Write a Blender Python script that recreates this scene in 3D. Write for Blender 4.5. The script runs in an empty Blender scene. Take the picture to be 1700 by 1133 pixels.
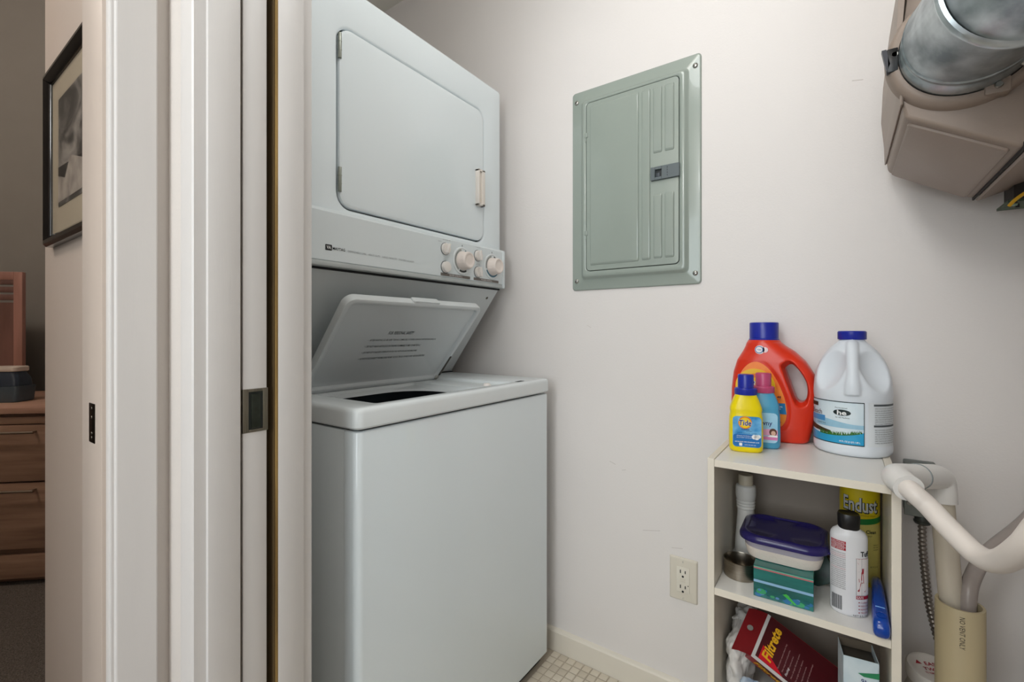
import bpy, bmesh, math, random
from mathutils import Vector, Matrix
random.seed(7)
S = bpy.context.scene
COL = S.collection
PI = math.pi
R = math.radians

# ------------------------------------------------------------------ camera, world, exposure
cd = bpy.data.cameras.new('camera'); cam = bpy.data.objects.new('camera', cd); COL.objects.link(cam)
cd.sensor_fit = 'HORIZONTAL'; cd.sensor_width = 36; cd.lens = 768 / 1700 * 36
cd.shift_y = -15.5 / 1700; cd.clip_start = .01; cd.clip_end = 50
cam.location = (0, 0, 1.004); cam.rotation_euler = (R(90), 0, R(35.41))
S.camera = cam
W = bpy.data.worlds.new('world'); S.world = W; W.use_nodes = True
W.node_tree.nodes['Background'].inputs[0].default_value = (.9, .93, 1, 1)
W.node_tree.nodes['Background'].inputs[1].default_value = .25
S.view_settings.view_transform = 'Standard'; S.view_settings.look = 'None'
S.view_settings.gamma = 1; S.view_settings.use_curve_mapping = False
S.view_settings.exposure = 0.0

CLOSET_LAMP = 6.0      # watts of the ceiling lamps and the added fill lights
HALL_LAMP = 22.0
WINDOW_FILL = 24.0  # added fill through an unseen window
ROOM_FILL = 46.0  # fill for the bedroom from an added lamp

# ------------------------------------------------------------------ materials
def lin(c):
    if isinstance(c, str):
        c = tuple(int(c[i:i + 2], 16) / 255 for i in (0, 2, 4))
    return tuple((x / 12.92 if x <= .04045 else ((x + .055) / 1.055) ** 2.4) for x in c)

MATS = {}
def M(name, col='cccccc', rough=.5, metal=0., var=.04, scale=8., bump=0., bscale=200., trans=0., alpha=1., coat=0., emit=None, es=0., ior=1.45, stretch=None, col2=None, spec=.5):
    if name in MATS: return MATS[name]
    m = bpy.data.materials.new(name); m.use_nodes = True
    nt = m.node_tree; N = nt.nodes; L = nt.links
    b = N['Principled BSDF']
    tc = N.new('ShaderNodeTexCoord'); mp = N.new('ShaderNodeMapping'); L.new(tc.outputs['Object'], mp.inputs[0])
    if stretch: mp.inputs['Scale'].default_value = stretch
    nz = N.new('ShaderNodeTexNoise'); nz.inputs['Scale'].default_value = scale; nz.inputs['Detail'].default_value = 4
    L.new(mp.outputs[0], nz.inputs[0])
    mx = N.new('ShaderNodeMix'); mx.data_type = 'RGBA'
    c = lin(col); k = lin(col2) if col2 else tuple(x * (1 - var * 2) for x in c)
    mx.inputs[6].default_value = (*k, 1); mx.inputs[7].default_value = (*c, 1)
    rp = N.new('ShaderNodeMapRange'); rp.inputs[1].default_value = .35; rp.inputs[2].default_value = .65
    L.new(nz.outputs[0], rp.inputs[0]); L.new(rp.outputs[0], mx.inputs[0]); L.new(mx.outputs[2], b.inputs['Base Color'])
    b.inputs['Roughness'].default_value = rough; b.inputs['Metallic'].default_value = metal
    b.inputs['IOR'].default_value = ior
    b.inputs['Specular IOR Level'].default_value = spec
    b.inputs['Transmission Weight'].default_value = trans; b.inputs['Alpha'].default_value = alpha
    b.inputs['Coat Weight'].default_value = coat
    if emit: b.inputs['Emission Color'].default_value = (*lin(emit), 1); b.inputs['Emission Strength'].default_value = es
    if bump:
        n2 = N.new('ShaderNodeTexNoise'); n2.inputs['Scale'].default_value = bscale; n2.inputs['Detail'].default_value = 3
        L.new(mp.outputs[0], n2.inputs[0])
        bp = N.new('ShaderNodeBump'); bp.inputs['Strength'].default_value = bump; bp.inputs['Distance'].default_value = .002
        L.new(n2.outputs[0], bp.inputs['Height']); L.new(bp.outputs[0], b.inputs['Normal'])
    MATS[name] = m
    return m

def wood(name, c1, c2, rough=.45, axis=(1, 1, 12), scale=3.):
    return M(name, c1, rough, col2=c2, scale=scale, stretch=axis)

WALL = M('closet_wall_paint', 'e4dfdc', .55, var=.008, scale=3, bump=.12, bscale=260)
HALLW = M('hall_wall_paint', 'ddd6d0', .6, var=.01, scale=3, bump=.1, bscale=260)
CEIL = M('ceiling_paint', 'e6e3da', .8, var=.01)
TRIM = M('trim_gloss_paint', 'd9d6d4', .32, var=.012, scale=6, bump=.05, bscale=60, stretch=(6, 6, .6))
BASE = M('baseboard_paint', 'e3dccf', .4, var=.01)
ENAM = M('white_enamel', 'e4edf1', .16, var=.006, scale=2, coat=.3)
ENAM2 = M('white_enamel_top', 'e2e8ea', .22, var=.006, scale=2)
PLW = M('white_plastic', 'e9e4df', .35, var=.01)
PLK = M('knob_plastic', 'eadfd8', .35, var=.01)
BLK = M('black_plastic', '141314', .35, var=.1)
DARK = M('dark_gap', '0d1012', .7)
STEEL = M('bright_steel', 'b9b9b4', .3, 1., var=.08, scale=20)
STEELD = M('dark_steel', '6b675f', .38, 1., var=.1, scale=25)
PANELG = M('panel_grey_enamel', '98a29a', .22, var=.01, coat=.4)
INKB = M('black_ink', '17191c', .6)
INKG = M('grey_ink', '8f9698', .6)
INKW = M('white_ink', 'f2f2f2', .6)

# ------------------------------------------------------------------ mesh helpers
class G:
    def __init__(s): s.bm = bmesh.new()
    def box(s, x0, x1, y0, y1, z0, z1, bev=0., seg=2, mtx=None):
        r = bmesh.ops.create_cube(s.bm, size=1)
        v = r['verts']
        for q in v:
            q.co = Vector(((x0 + x1) / 2 + q.co.x * (x1 - x0), (y0 + y1) / 2 + q.co.y * (y1 - y0), (z0 + z1) / 2 + q.co.z * (z1 - z0)))
        if bev:
            es = list({e for q in v for e in q.link_edges})
            o = bmesh.ops.bevel(s.bm, geom=es, offset=bev, segments=seg, profile=.5, affect='EDGES')
            v = list({w for f in o['faces'] for w in f.verts} | {w for w in v if w.is_valid})
        if mtx is not None:
            for q in v: q.co = mtx @ q.co
        return s
    def loft(s, rings, cap0=True, cap1=True, closed=True):
        vs = [[s.bm.verts.new(Vector(p)) for p in r] for r in rings]
        n = len(vs[0])
        for a, b in zip(vs[:-1], vs[1:]):
            for i in range(n if closed else n - 1):
                j = (i + 1) % n
                try: s.bm.faces.new((a[i], a[j], b[j], b[i]))
                except ValueError: pass
        if cap0: s.bm.faces.new(list(reversed(vs[0])))
        if cap1: s.bm.faces.new(vs[-1])
        return s
    def cyl(s, p0, p1, r0, r1=None, seg=24, bev=0.):
        p0, p1 = Vector(p0), Vector(p1); r1 = r0 if r1 is None else r1
        d = (p1 - p0); L = d.length; d.normalize()
        a = d.orthogonal().normalized(); b = d.cross(a)
        def ring(t, r): return [p0 + d * t + (a * math.cos(2 * PI * i / seg) + b * math.sin(2 * PI * i / seg)) * r for i in range(seg)]
        if bev: rs = [ring(0, r0 - bev), ring(bev * .3, r0 - bev * .3), ring(bev, r0), ring(L - bev, r1), ring(L - bev * .3, r1 - bev * .3), ring(L, r1 - bev)]
        else: rs = [ring(0, r0), ring(L, r1)]
        return s.loft(rs)
    def lathe(s, prof, c=(0, 0, 0), seg=32, cap0=True, cap1=True):
        rs = [[(c[0] + r * math.cos(2 * PI * i / seg), c[1] + r * math.sin(2 * PI * i / seg), c[2] + z) for i in range(seg)] for r, z in prof]
        return s.loft(rs, cap0, cap1)
    def tube(s, pts, r, seg=14, sub=8, cap=True):
        P = spline(pts, sub) if sub else [Vector(p) for p in pts]
        n = len(P); rings = []; up = None
        for i, p in enumerate(P):
            t = (P[min(i + 1, n - 1)] - P[max(i - 1, 0)]).normalized()
            if up is None: up = t.orthogonal().normalized()
            up = (up - t * up.dot(t)).normalized(); b = t.cross(up)
            rr_ = r(i / (n - 1)) if callable(r) else r
            rings.append([p + (up * math.cos(2 * PI * k / seg) + b * math.sin(2 * PI * k / seg)) * rr_ for k in range(seg)])
        return s.loft(rings, cap, cap)
    def ribbon(s, pts):  # quads list
        for q in pts: s.bm.faces.new([s.bm.verts.new(Vector(p)) for p in q])
        return s
    def poly(s, pts):
        s.bm.faces.new([s.bm.verts.new(Vector(p)) for p in pts]); return s
    def prism(s, pts, off):
        off = Vector(off); a = [Vector(p) for p in pts]
        return s.loft([a, [p + off for p in a]])

def spline(pts, sub):
    P = [Vector(p) for p in pts]; out = []
    for i in range(len(P) - 1):
        a, b, c, d = P[max(i - 1, 0)], P[i], P[i + 1], P[min(i + 2, len(P) - 1)]
        for k in range(sub):
            t = k / sub
            out.append(.5 * ((2 * b) + (c - a) * t + (2 * a - 5 * b + 4 * c - d) * t * t + (3 * b - a - 3 * c + d) * t ** 3))
    out.append(P[-1]); return out

def rr(cx, cy, hx, hy, r, k=6, m=4):
    """rounded rectangle ring, same topology for every call"""
    out = []
    cs = [(cx + hx - r, cy + hy - r, 0), (cx - hx + r, cy + hy - r, 90), (cx - hx + r, cy - hy + r, 180), (cx + hx - r, cy - hy + r, 270)]
    for q, (x, y, a0) in enumerate(cs):
        for i in range(k + 1):
            a = R(a0 + 90 * i / k); out.append((x + r * math.cos(a), y + r * math.sin(a)))
        x2, y2, a2 = cs[(q + 1) % 4]
        e = (x2 + r * math.cos(R(a2)), y2 + r * math.sin(R(a2))); b = out[-1]
        for i in range(1, m): out.append((b[0] + (e[0] - b[0]) * i / m, b[1] + (e[1] - b[1]) * i / m))
    return out

def sup(cx, cy, a, b, n=2., k=48):
    o = []
    for i in range(k):
        t = 2 * PI * i / k; c, q = math.cos(t), math.sin(t)
        o.append((cx + a * math.copysign(abs(c) ** (2 / n), c), cy + b * math.copysign(abs(q) ** (2 / n), q)))
    return o

def chain(o):
    m = o.matrix_basis.copy()
    while o.parent: o = o.parent; m = o.matrix_basis @ m
    return m

def obj(name, g, mat, parent=None, smooth=35, local=False):
    bm = g.bm if isinstance(g, G) else g
    bmesh.ops.recalc_face_normals(bm, faces=bm.faces)
    me = bpy.data.meshes.new(name)
    if parent is not None and not local: bm.transform(chain(parent).inverted())
    bm.to_mesh(me); bm.free()
    return link(name, me, mat, parent, smooth)

def link(name, me, mat, parent, smooth=35):
    if smooth:
        me.polygons.foreach_set('use_smooth', [True] * len(me.polygons)); me.set_sharp_from_angle(angle=R(smooth))
    me.materials.clear(); me.materials.append(mat)
    o = bpy.data.objects.new(name, me); COL.objects.link(o); o.parent = parent
    return o

def tag(o, label, cat, group=None):
    o['label'] = label; o['category'] = cat
    if group: o['group'] = group
    return o

def thing(name, label, cat, loc, rz=0., group=None):
    o = bpy.data.objects.new(name, None); COL.objects.link(o)
    o.empty_display_size = .05; o.location = loc; o.rotation_euler = (0, 0, rz)
    return tag(o, label, cat, group)

def struct(name, g, mat, label=None, smooth=35):
    o = obj(name, g, mat, None, smooth); o['kind'] = 'structure'
    if label: o['label'] = label
    return o

def part_label(o, t): o['label'] = t; return o

def frame(o, ux, uy, un=None, lift=.0006):
    """flat placement: text x along ux, y along uy, lifted along un"""
    o, ux, uy = Vector(o), Vector(ux).normalized(), Vector(uy).normalized()
    n = ux.cross(uy) if un is None else Vector(un)
    return lambda x, y: o + ux * x + uy * y + n * lift

def text(name, s, mat, parent, place, w=None, h=None, shear=0., bold=0., align='C', local=False, res=2, spacing=1.0, line=1.0):
    cu = bpy.data.curves.new(name, 'FONT'); cu.body = s; cu.resolution_u = res; cu.shear = shear; cu.offset = bold
    cu.align_x = {'C': 'CENTER', 'L': 'LEFT', 'R': 'RIGHT'}[align]; cu.space_character = spacing; cu.space_line = line
    t = bpy.data.objects.new(name, cu); COL.objects.link(t)
    dg = bpy.context.evaluated_depsgraph_get()
    me = bpy.data.meshes.new_from_object(t.evaluated_get(dg))
    bpy.data.objects.remove(t); bpy.data.curves.remove(cu)
    xs = [v.co.x for v in me.vertices]; ys = [v.co.y for v in me.vertices]
    x0, x1, y0, y1 = min(xs), max(xs), min(ys), max(ys)
    sx = w / (x1 - x0) if w else None; sy = h / (y1 - y0) if h else None
    sx = sx or sy; sy = sy or sx
    ax = {'C': (x0 + x1) / 2, 'L': x0, 'R': x1}[align]
    inv = Matrix() if (parent is None or local) else chain(parent).inverted()
    for v in me.vertices: v.co = inv @ Vector(place((v.co.x - ax) * sx, (v.co.y - (y0 + y1) / 2) * sy))
    return link(name, me, mat, parent, 0)

def solid(name, g, mat, parent, voxel=.0025, smooth=12, cut=None, local=False):
    """fuse the shapes in g into one skin, cut away 'cut', soften"""
    bm = g.bm; bmesh.ops.recalc_face_normals(bm, faces=bm.faces)
    me = bpy.data.meshes.new(name); bm.to_mesh(me); bm.free()
    o = bpy.data.objects.new(name, me); COL.objects.link(o)
    m = o.modifiers.new('r0', 'REMESH'); m.mode = 'VOXEL'; m.voxel_size = voxel
    tmp = []
    for c in (cut or []):
        bmesh.ops.recalc_face_normals(c.bm, faces=c.bm.faces)
        mc = bpy.data.meshes.new('cut'); c.bm.to_mesh(mc); c.bm.free()
        co = bpy.data.objects.new('cut', mc); COL.objects.link(co); tmp.append(co)
        q = o.modifiers.new('b', 'BOOLEAN'); q.operation = 'DIFFERENCE'; q.object = co; q.solver = 'EXACT'
    if cut: m = o.modifiers.new('r1', 'REMESH'); m.mode = 'VOXEL'; m.voxel_size = voxel
    if smooth:
        q = o.modifiers.new('s', 'SMOOTH'); q.iterations = smooth; q.factor = .5
    bpy.context.view_layer.update()
    dg = bpy.context.evaluated_depsgraph_get()
    nm = bpy.data.meshes.new_from_object(o.evaluated_get(dg))
    bpy.data.objects.remove(o)
    for c in tmp: bpy.data.objects.remove(c)
    if parent is not None and not local: nm.transform(chain(parent).inverted())
    return link(name, nm, mat, parent, 60)

def lamp(name, label, loc, watts, col, r, cz=2.35):
    """flush ceiling lamp: metal base, glass bowl, its light just under the bowl"""
    t = thing(name, label, 'lamp', (loc[0], loc[1], cz))
    g = G(); g.lathe([(.10, 0), (.10, -.02), (.09, -.03)], (loc[0], loc[1], cz), 32); obj('lamp_base', g, STEEL, t)
    g = G(); g.lathe([(.13, -.03), (.13, -.045), (.115, -.07), (.07, -.09), (.01, -.097)], (loc[0], loc[1], cz), 32)
    obj('glass_bowl', g, M('lamp_glass', 'fff6ea', .4, emit='fff4e6', es=3.), t)
    ld = bpy.data.lights.new(name, 'POINT'); ld.energy = watts; ld.color = col; ld.shadow_soft_size = r
    lo = bpy.data.objects.new('lamp_light', ld); COL.objects.link(lo); lo.parent = t; lo.location = (0, 0, -.10 - r)
    return t

# ================================================================== THE PLACE
# x runs along the closet's back wall, y into it, z up; camera in the hall at the origin
CZ = 2.35
lamp('ceiling_lamp', 'flush glass ceiling lamp inside the laundry closet', (-.34, .60), CLOSET_LAMP, (.95, .985, 1), .14)
lamp('ceiling_lamp', 'flush glass ceiling lamp in the hall by the closet door', (-.35, -1.0), HALL_LAMP, (.96, .985, 1), .16)
lamp('ceiling_lamp', 'added unseen ceiling lamp that lights the bedroom', (-2.3, -.9), ROOM_FILL, (1, .90, .82), .14, 3.2)  # lamp added out of view to brighten the bedroom

# floors
g = G(); g.box(-1.64, .45, .30, 1.275, -.05, 0)
floor = struct('floor', g, M('tile_grout', 'bfb3a1', .85, bump=.2, bscale=400))
g = G(); g.box(-.90, 1.2, -1.5, .30, -.05, .001); struct('floor_hall', g, M('hall_floor', '938b84', .6, var=.08))
g = G(); g.box(-5.2, -1.70, -2.6, 3.2, -.05, .001); g.box(-1.70, -.90, -2.6, .30, -.05, .001)
struct('floor_bedroom', g, M('grey_carpet', '6a6058', .95, var=.3, scale=260, bump=1., bscale=420), 'dark grey carpet')
# mosaic tiles of the closet floor: those in front of the washer are single pieces
TILE = [M('mosaic_tile_%d' % i, c, .35, var=.02) for i, c in enumerate(('d6cbb9', 'dbd1c0', 'cfc4b2'))]
p = .0268; tw = .0236
def tile_mesh(m):
    g = G(); g.box(-tw / 2, tw / 2, -tw / 2, tw / 2, 0, .002, .0012, 1); bm = g.bm
    bmesh.ops.recalc_face_normals(bm, faces=bm.faces)
    me = bpy.data.meshes.new('tile'); bm.to_mesh(me); bm.free(); me.materials.append(m); return me
TM = [tile_mesh(m) for m in TILE]
rest = G(); n_t = 0
for i in range(36):
    for j in range(32):
        x = -.735 + p / 2 + i * p; y = 1.2615 - p / 2 - j * p
        if i < 17 and j < 17:
            o = bpy.data.objects.new('tile', TM[random.choice((0, 0, 1, 1, 2))]); COL.objects.link(o); o.parent = floor
            o.location = (x, y, 0); o.rotation_euler = (0, 0, random.uniform(-.012, .012)); n_t += 1
        elif y > .43 and x < .30:
            rest.box(x - tw / 2, x + tw / 2, y - tw / 2, y + tw / 2, 0, .002)
o = obj('tile_field', rest, TILE[1], floor); o['kind'] = 'stuff'

# ceiling and walls
BZ = 3.2
g = G(); g.box(-.9436, 1.3, -1.7, .4107, CZ, CZ + .1); g.box(-1.76, .45, .29, 1.40, CZ, CZ + .1); struct('ceiling', g, CEIL)
g = G(); g.box(-5.2, -.845, -2.7, 3.3, BZ, BZ + .1); struct('ceiling_bedroom', g, CEIL)
g = G(); g.box(-1.75, .45, 1.275, 1.40, 0, CZ); wb_ = struct('wall_back', g, WALL, 'off-white painted closet wall')
for x, z, w_, a_ in ((-.545, .62, .020, 20), (-.510, .605, .012, -15), (-.43, .45, .05, -12), (-.36, .42, .03, -10), (-.62, 1.02, .015, 30), (.03, 1.56, .02, 10)):
    g = G(); g.box(-w_ / 2, w_ / 2, -.0004, 0, -.0008, .0008, mtx=Matrix.Translation((x, 1.275, z)) @ Matrix.Rotation(R(a_), 4, 'Y')); part_label(obj('scuff', g, M('scuff_grey', 'd0c9c5', .7), wb_), 'faint grey scuff mark')
g = G(); g.box(-1.75, -1.64, .4107, 1.275, 0, CZ); struct('wall_closet_left', g, WALL)
g = G(); g.box(.31, .45, .41, 1.275, 0, CZ); struct('furnace_stand_in', g, WALL)  # added slab for the unseen furnace side; shades the right end
# front wall with the pocket: hall skin, closet skin, header, and the piece right of the doorway
g = G()
g.box(-1.70, -.9436, .2925, .312, 0, CZ); g.box(-.9436, -.722, .2743, .312, 0, CZ)
g.box(-1.64, -.722, .372, .4107, 0, CZ); g.box(-1.75, -1.64, .312, .4107, 0, CZ)
g.box(-.722, .13, .2743, .312, 2.05, CZ); g.box(-.722, .13, .372, .4107, 2.05, CZ)
g.box(.13, 1.2, .2743, .4107, 0, CZ)
struct('wall_front', g, HALLW, 'painted wall between hall and closet')
BEIGE = M('bedroom_beige_paint', 'cfc2b7', .6, var=.01, scale=3, bump=.1, bscale=260)
g = G(); g.box(-1.7654, -.9436, .29, .2925, 0, BZ); g.box(-1.7654, -1.75, .2925, 1.4, 0, BZ); struct('wall_bedroom_right', g, BEIGE, 'beige bedroom wall with the picture')
g = G()
g.box(-.9436, -.845, .215, .2743, 0, CZ); g.box(-.9436, -.845, -.62, .215, 2.05, BZ); g.box(-.9436, -.845, -2.7, -.62, 0, BZ)
struct('wall_left', g, HALLW, 'wall between hall and bedroom')
g = G(); g.box(1.2, 1.3, -1.5, .4107, 0, CZ); struct('wall_hall_right', g, HALLW)
g = G(); g.box(-.9436, -.80, -1.6, -1.5, 0, CZ); g.box(.50, 1.3, -1.6, -1.5, 0, CZ); g.box(-.80, .50, -1.6, -1.5, 0, .75); g.box(-.80, .50, -1.6, -1.5, 2.0, CZ); struct('wall_hall_back', g, HALLW)
# window added unseen behind the camera as fill light: frame, mullion, area light
g = G(); g.box(-.82, -.78, -1.56, -1.48, .73, 2.02); g.box(.48, .52, -1.56, -1.48, .73, 2.02); g.box(-.82, .52, -1.56, -1.48, 1.98, 2.02); g.box(-.82, .52, -1.58, -1.45, .72, .76); g.box(-.165, -.135, -1.56, -1.52, .75, 2.0)
struct('added_window', g, TRIM, 'added white window frame, unseen behind the camera')
wl = bpy.data.lights.new('added_daylight', 'AREA'); wl.shape = 'RECTANGLE'; wl.size = 1.26; wl.size_y = 1.2; wl.energy = WINDOW_FILL; wl.color = (.88, .96, 1)
wo = bpy.data.objects.new('added_daylight', wl); COL.objects.link(wo); wo.location = (-.15, -1.585, 1.375); wo.rotation_euler = (R(90), 0, 0)  # area light added in the made-up window to fill the closet
# bedroom: slanting grey wall behind the dresser, two more walls to close the room
d45 = Vector((.725, .6885, 0)); n45 = Vector((-.6885, .725, 0))
c45 = Vector((-3.18, .81, 0)) + n45 * .08
GREYW = M('bedroom_grey_paint', '8b857d', .7, var=.02)
mt = Matrix.Translation(c45) @ Matrix.Rotation(math.atan2(d45.y, d45.x), 4, 'Z')
g = G(); g.box(-2.4, 2.4, 0, .1, 0, BZ, mtx=mt); struct('wall_bedroom_far', g, GREYW, 'grey bedroom wall')
g = G(); g.box(-5.2, -.9436, -2.7, -2.6, 0, BZ); struct('wall_bedroom_back', g, GREYW)
g = G(); g.box(-5.2, -5.1, -2.6, 3.2, 0, BZ); struct('wall_bedroom_left', g, GREYW)

# baseboard of the closet's back wall
g = G(); g.loft([[(x, 1.275, 0), (x, 1.262, 0), (x, 1.262, .060), (x, 1.2645, .0645), (x, 1.269, .067), (x, 1.275, .068)] for x in (-1.64, .31)])
struct('baseboard_back', g, BASE, 'low cream baseboard', smooth=20)

# ---- doorway of the closet: split jambs, pocket door between them, casings
def casing(name, x0, x1, yf, yb, z1=2.09, soft=.006):
    g = G()
    s = 1 if yb > yf else -1
    prof = [(x1, yb), (x1, yf + s * .002), (x1 - .002, yf)]
    w = x0 - x1
    prof += [(x1 + w * .70, yf), (x1 + w * .80, yf + s * .0015), (x1 + w * .90, yf + s * .0045), (x1 + w * .97, yf + s * .009), (x0, yf + s * .014), (x0, yb)]
    g.loft([[(a, b, z) for a, b in prof] for z in (0, z1)])
    return struct(name, g, TRIM, 'white painted door casing', smooth=25)
casing('trim_1', -.758, -.705, .2556, .2743)
casing('trim_2', -.758, -.705, .4277, .4107)
g = G(); g.box(-.722, -.700, .2724, .3149, 0, 2.05, .0015); struct('trim_3', g, TRIM, 'near half of the split pocket door jamb')
g = G(); g.box(-.722, -.700, .3689, .4107, 0, 2.05, .0015); struct('trim_4', g, TRIM, 'far half of the split pocket door jamb')
RAW = wood('raw_jamb_wood', 'a78850', '6b5128', .7, (40, 40, 1.5), 2.)
g = G(); g.box(-.718, -.7008, .3662, .3690, 0, 2.05); struct('trim_5', g, RAW, 'unpainted tan wood inside the jamb slot')
g = G(); g.box(-.90, -.704, .3640, .3663, 0, 2.05); struct('trim_6', g, M('slot_stud', '5d4a2c', .8, var=.1), 'brown stud inside the jamb slot')
g = G(); g.box(-.90, -.703, .3149, .3165, 0, 2.05); struct('trim_7', g, M('slot_stud2', '4d3c22', .8, var=.1), 'brown stud on the near side of the slot')
# pocket door with its edge pull
g = G(); g.box(-1.48, -.7035, .3190, .3534, .012, 2.03, .0012)
pd = struct('door_1', g, TRIM, 'white pocket door slid into the wall, edge showing')
PULL = M('brushed_nickel', '8f8a7c', .34, 1., var=.12, scale=40, stretch=(1, 30, 1))
PULLD = M('pull_lever_metal', '4d534c', .3, 1., var=.2, scale=30)
zp0, zp1 = .8565, .9202
g = G(); g.box(-.7060, -.7022, .3182, .3268, zp0, zp1, .0008); g.box(-.7060, -.7022, .3470, .3546, zp0, zp1, .0008)
g.box(-.7060, -.7022, .3268, .3470, zp1 - .0045, zp1, .0005); g.box(-.7060, -.7022, .3268, .3470, zp0, zp0 + .004, .0005)
o = obj('edge_pull', g, PULL, pd); part_label(o, 'brushed nickel edge pull')
g = G(); g.box(-.7058, -.7030, .3268, .3470, zp0 + .003, zp1 - .004); e2 = obj('pull_recess', g, M('pull_recess_dark', '1b211d', .5), o)
g = G(); g.box(-.7038, -.7016, .3302, .3432, zp0 + .006, zp1 - .0075, .0010, 2); obj('pull_lever', g, PULLD, o)
# jamb and casing on the right side and over the doorway (out of frame)
g = G(); g.box(.110, .130, .2724, .4107, 0, 2.05); g.box(-.70, .11, .2724, .4107, 2.03, 2.05); struct('trim_8', g, TRIM)

# ---- doorway of the bedroom: jamb with strike plate, casing on the hall side
g = G(); g.box(-.9436, -.8445, .195, .2155, 0, 2.05, .002)
bj = struct('trim_9', g, M('bedroom_jamb_paint', 'c4b6ab', .42, var=.012, scale=5, stretch=(6, 6, .5)), 'beige bedroom door jamb')
g = G()
prof = [(-.845, .200), (-.8335, .200), (-.8318, .2008), (-.8310, .2025), (-.8310, .2055), (-.8288, .2070), (-.8282, .2085), (-.8282, .2535), (-.8300, .2556), (-.845, .2556)]
g.loft([[(a, b, z) for a, b in prof] for z in (0, 2.1)]); struct('trim_10', g, TRIM, 'white bedroom door casing beside the closet corner', smooth=20)
g = G(); g.box(-.9016, -.8744, .1940, .1952, .8426, .8996, .0004)
sp = obj('strike_plate', g, M('bronze_plate', '3b342d', .35, 1., var=.2, scale=60), bj); part_label(sp, 'dark bronze strike plate')
for z in (.8496, .8560, .8792, .8925):
    g = G(); g.cyl((-.888, .1942, z), (-.888, .1934, z), .0026, .0022, 12); obj('screw', g, STEELD, sp)

# ================================================================== BEDROOM THINGS
# picture on the bedroom side of the front wall
px0, px1, pz0, pz1 = -1.672, -1.16, 1.222, 1.662
pf = thing('picture_frame', 'black framed mountain photograph hanging on the beige bedroom wall', 'picture', ((px0 + px1) / 2, .29, pz0))
FR = M('black_lacquer', '0d0b0b', .14, var=.1, coat=.5)
def bar(a, b, wdt, inx, inz):
    a, b = Vector(a), Vector(b); inn = Vector((inx, 0, inz))
    pr = [(0, 0), (0, -.014), (.006, -.021), (.014, -.022), (.022, -.016), (.026, -.012), (.028, -.006), (.028, 0)]
    g = G(); d = (b - a).normalized()
    g.loft([[a + inn * u + d * u + Vector((0, v, 0)) for u, v in pr], [b + inn * u - d * u + Vector((0, v, 0)) for u, v in pr]])
    return obj('frame_bar', g, FR, pf)
bar((px0, .29, pz0), (px0, .29, pz1), .028, 1, 0); bar((px1, .29, pz0), (px1, .29, pz1), .028, -1, 0)
bar((px0, .29, pz0), (px1, .29, pz0), .028, 0, 1); bar((px0, .29, pz1), (px1, .29, pz1), .028, 0, -1)
g = G(); g.box(px0 + .02, px1 - .02, .284, .289, pz0 + .02, pz1 - .02); obj('mat_board', g, M('mat_board', 'b3a690', .8), pf)
def photo_mat():
    m = bpy.data.materials.new('mountain_print'); m.use_nodes = True; nt = m.node_tree; N = nt.nodes; L = nt.links; b = N['Principled BSDF']
    tc = N.new('ShaderNodeTexCoord'); nz = N.new('ShaderNodeTexNoise'); nz.inputs['Scale'].default_value = 7; nz.inputs['Detail'].default_value = 8; nz.inputs['Distortion'].default_value = 1.2
    mp = N.new('ShaderNodeMapping'); mp.inputs['Rotation'].default_value = (0, .6, 0); mp.inputs['Scale'].default_value = (1, 1, 2); L.new(tc.outputs['Object'], mp.inputs[0]); L.new(mp.outputs[0], nz.inputs[0])
    cr = N.new('ShaderNodeValToRGB'); cr.color_ramp.elements[0].position = .42; cr.color_ramp.elements[0].color = (*lin('3b3835'), 1)
    cr.color_ramp.elements[1].position = .72; cr.color_ramp.elements[1].color = (*lin('a79f96'), 1); L.new(nz.outputs[0], cr.inputs[0])
    L.new(cr.outputs[0], b.inputs['Base Color']); b.inputs['Roughness'].default_value = .4; return m
ph = obj('print', G().box(px0 + .095, px1 - .095, .2825, .2841, pz0 + .09, pz1 - .085), photo_mat(), pf)
g = G(); g.prism([(px0 + .096, .2823, pz0 + .10), (px1 - .1, .2823, pz0 + .10), (px1 - .1, .2823, pz0 + .14), (px0 + .21, .2823, pz0 + .195), (px0 + .16, .2823, pz0 + .150), (px0 + .096, .2823, pz0 + .165)], (0, -.0004, 0))
obj('snow_slope', g, M('print_snow', 'b3a89c', .5, var=.25, scale=20), ph)
g = G(); g.prism([(px0 + .096, .2823, pz0 + .167), (px0 + .16, .2823, pz0 + .152), (px1 - .1, .2823, pz0 + .155), (px1 - .1, .2823, pz0 + .172), (px0 + .096, .2823, pz0 + .187)], (0, -.0003, 0))
obj('tree_line', g, M('print_dark', '2a2725', .5, var=.3, scale=40), ph)
g = G(); g.box(px0 + .024, px1 - .024, .2795, .2812, pz0 + .024, pz1 - .024)
obj('glass', g, M('picture_glass', 'ffffff', .02, trans=1., alpha=.12, ior=1.45, var=0), pf)

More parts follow.
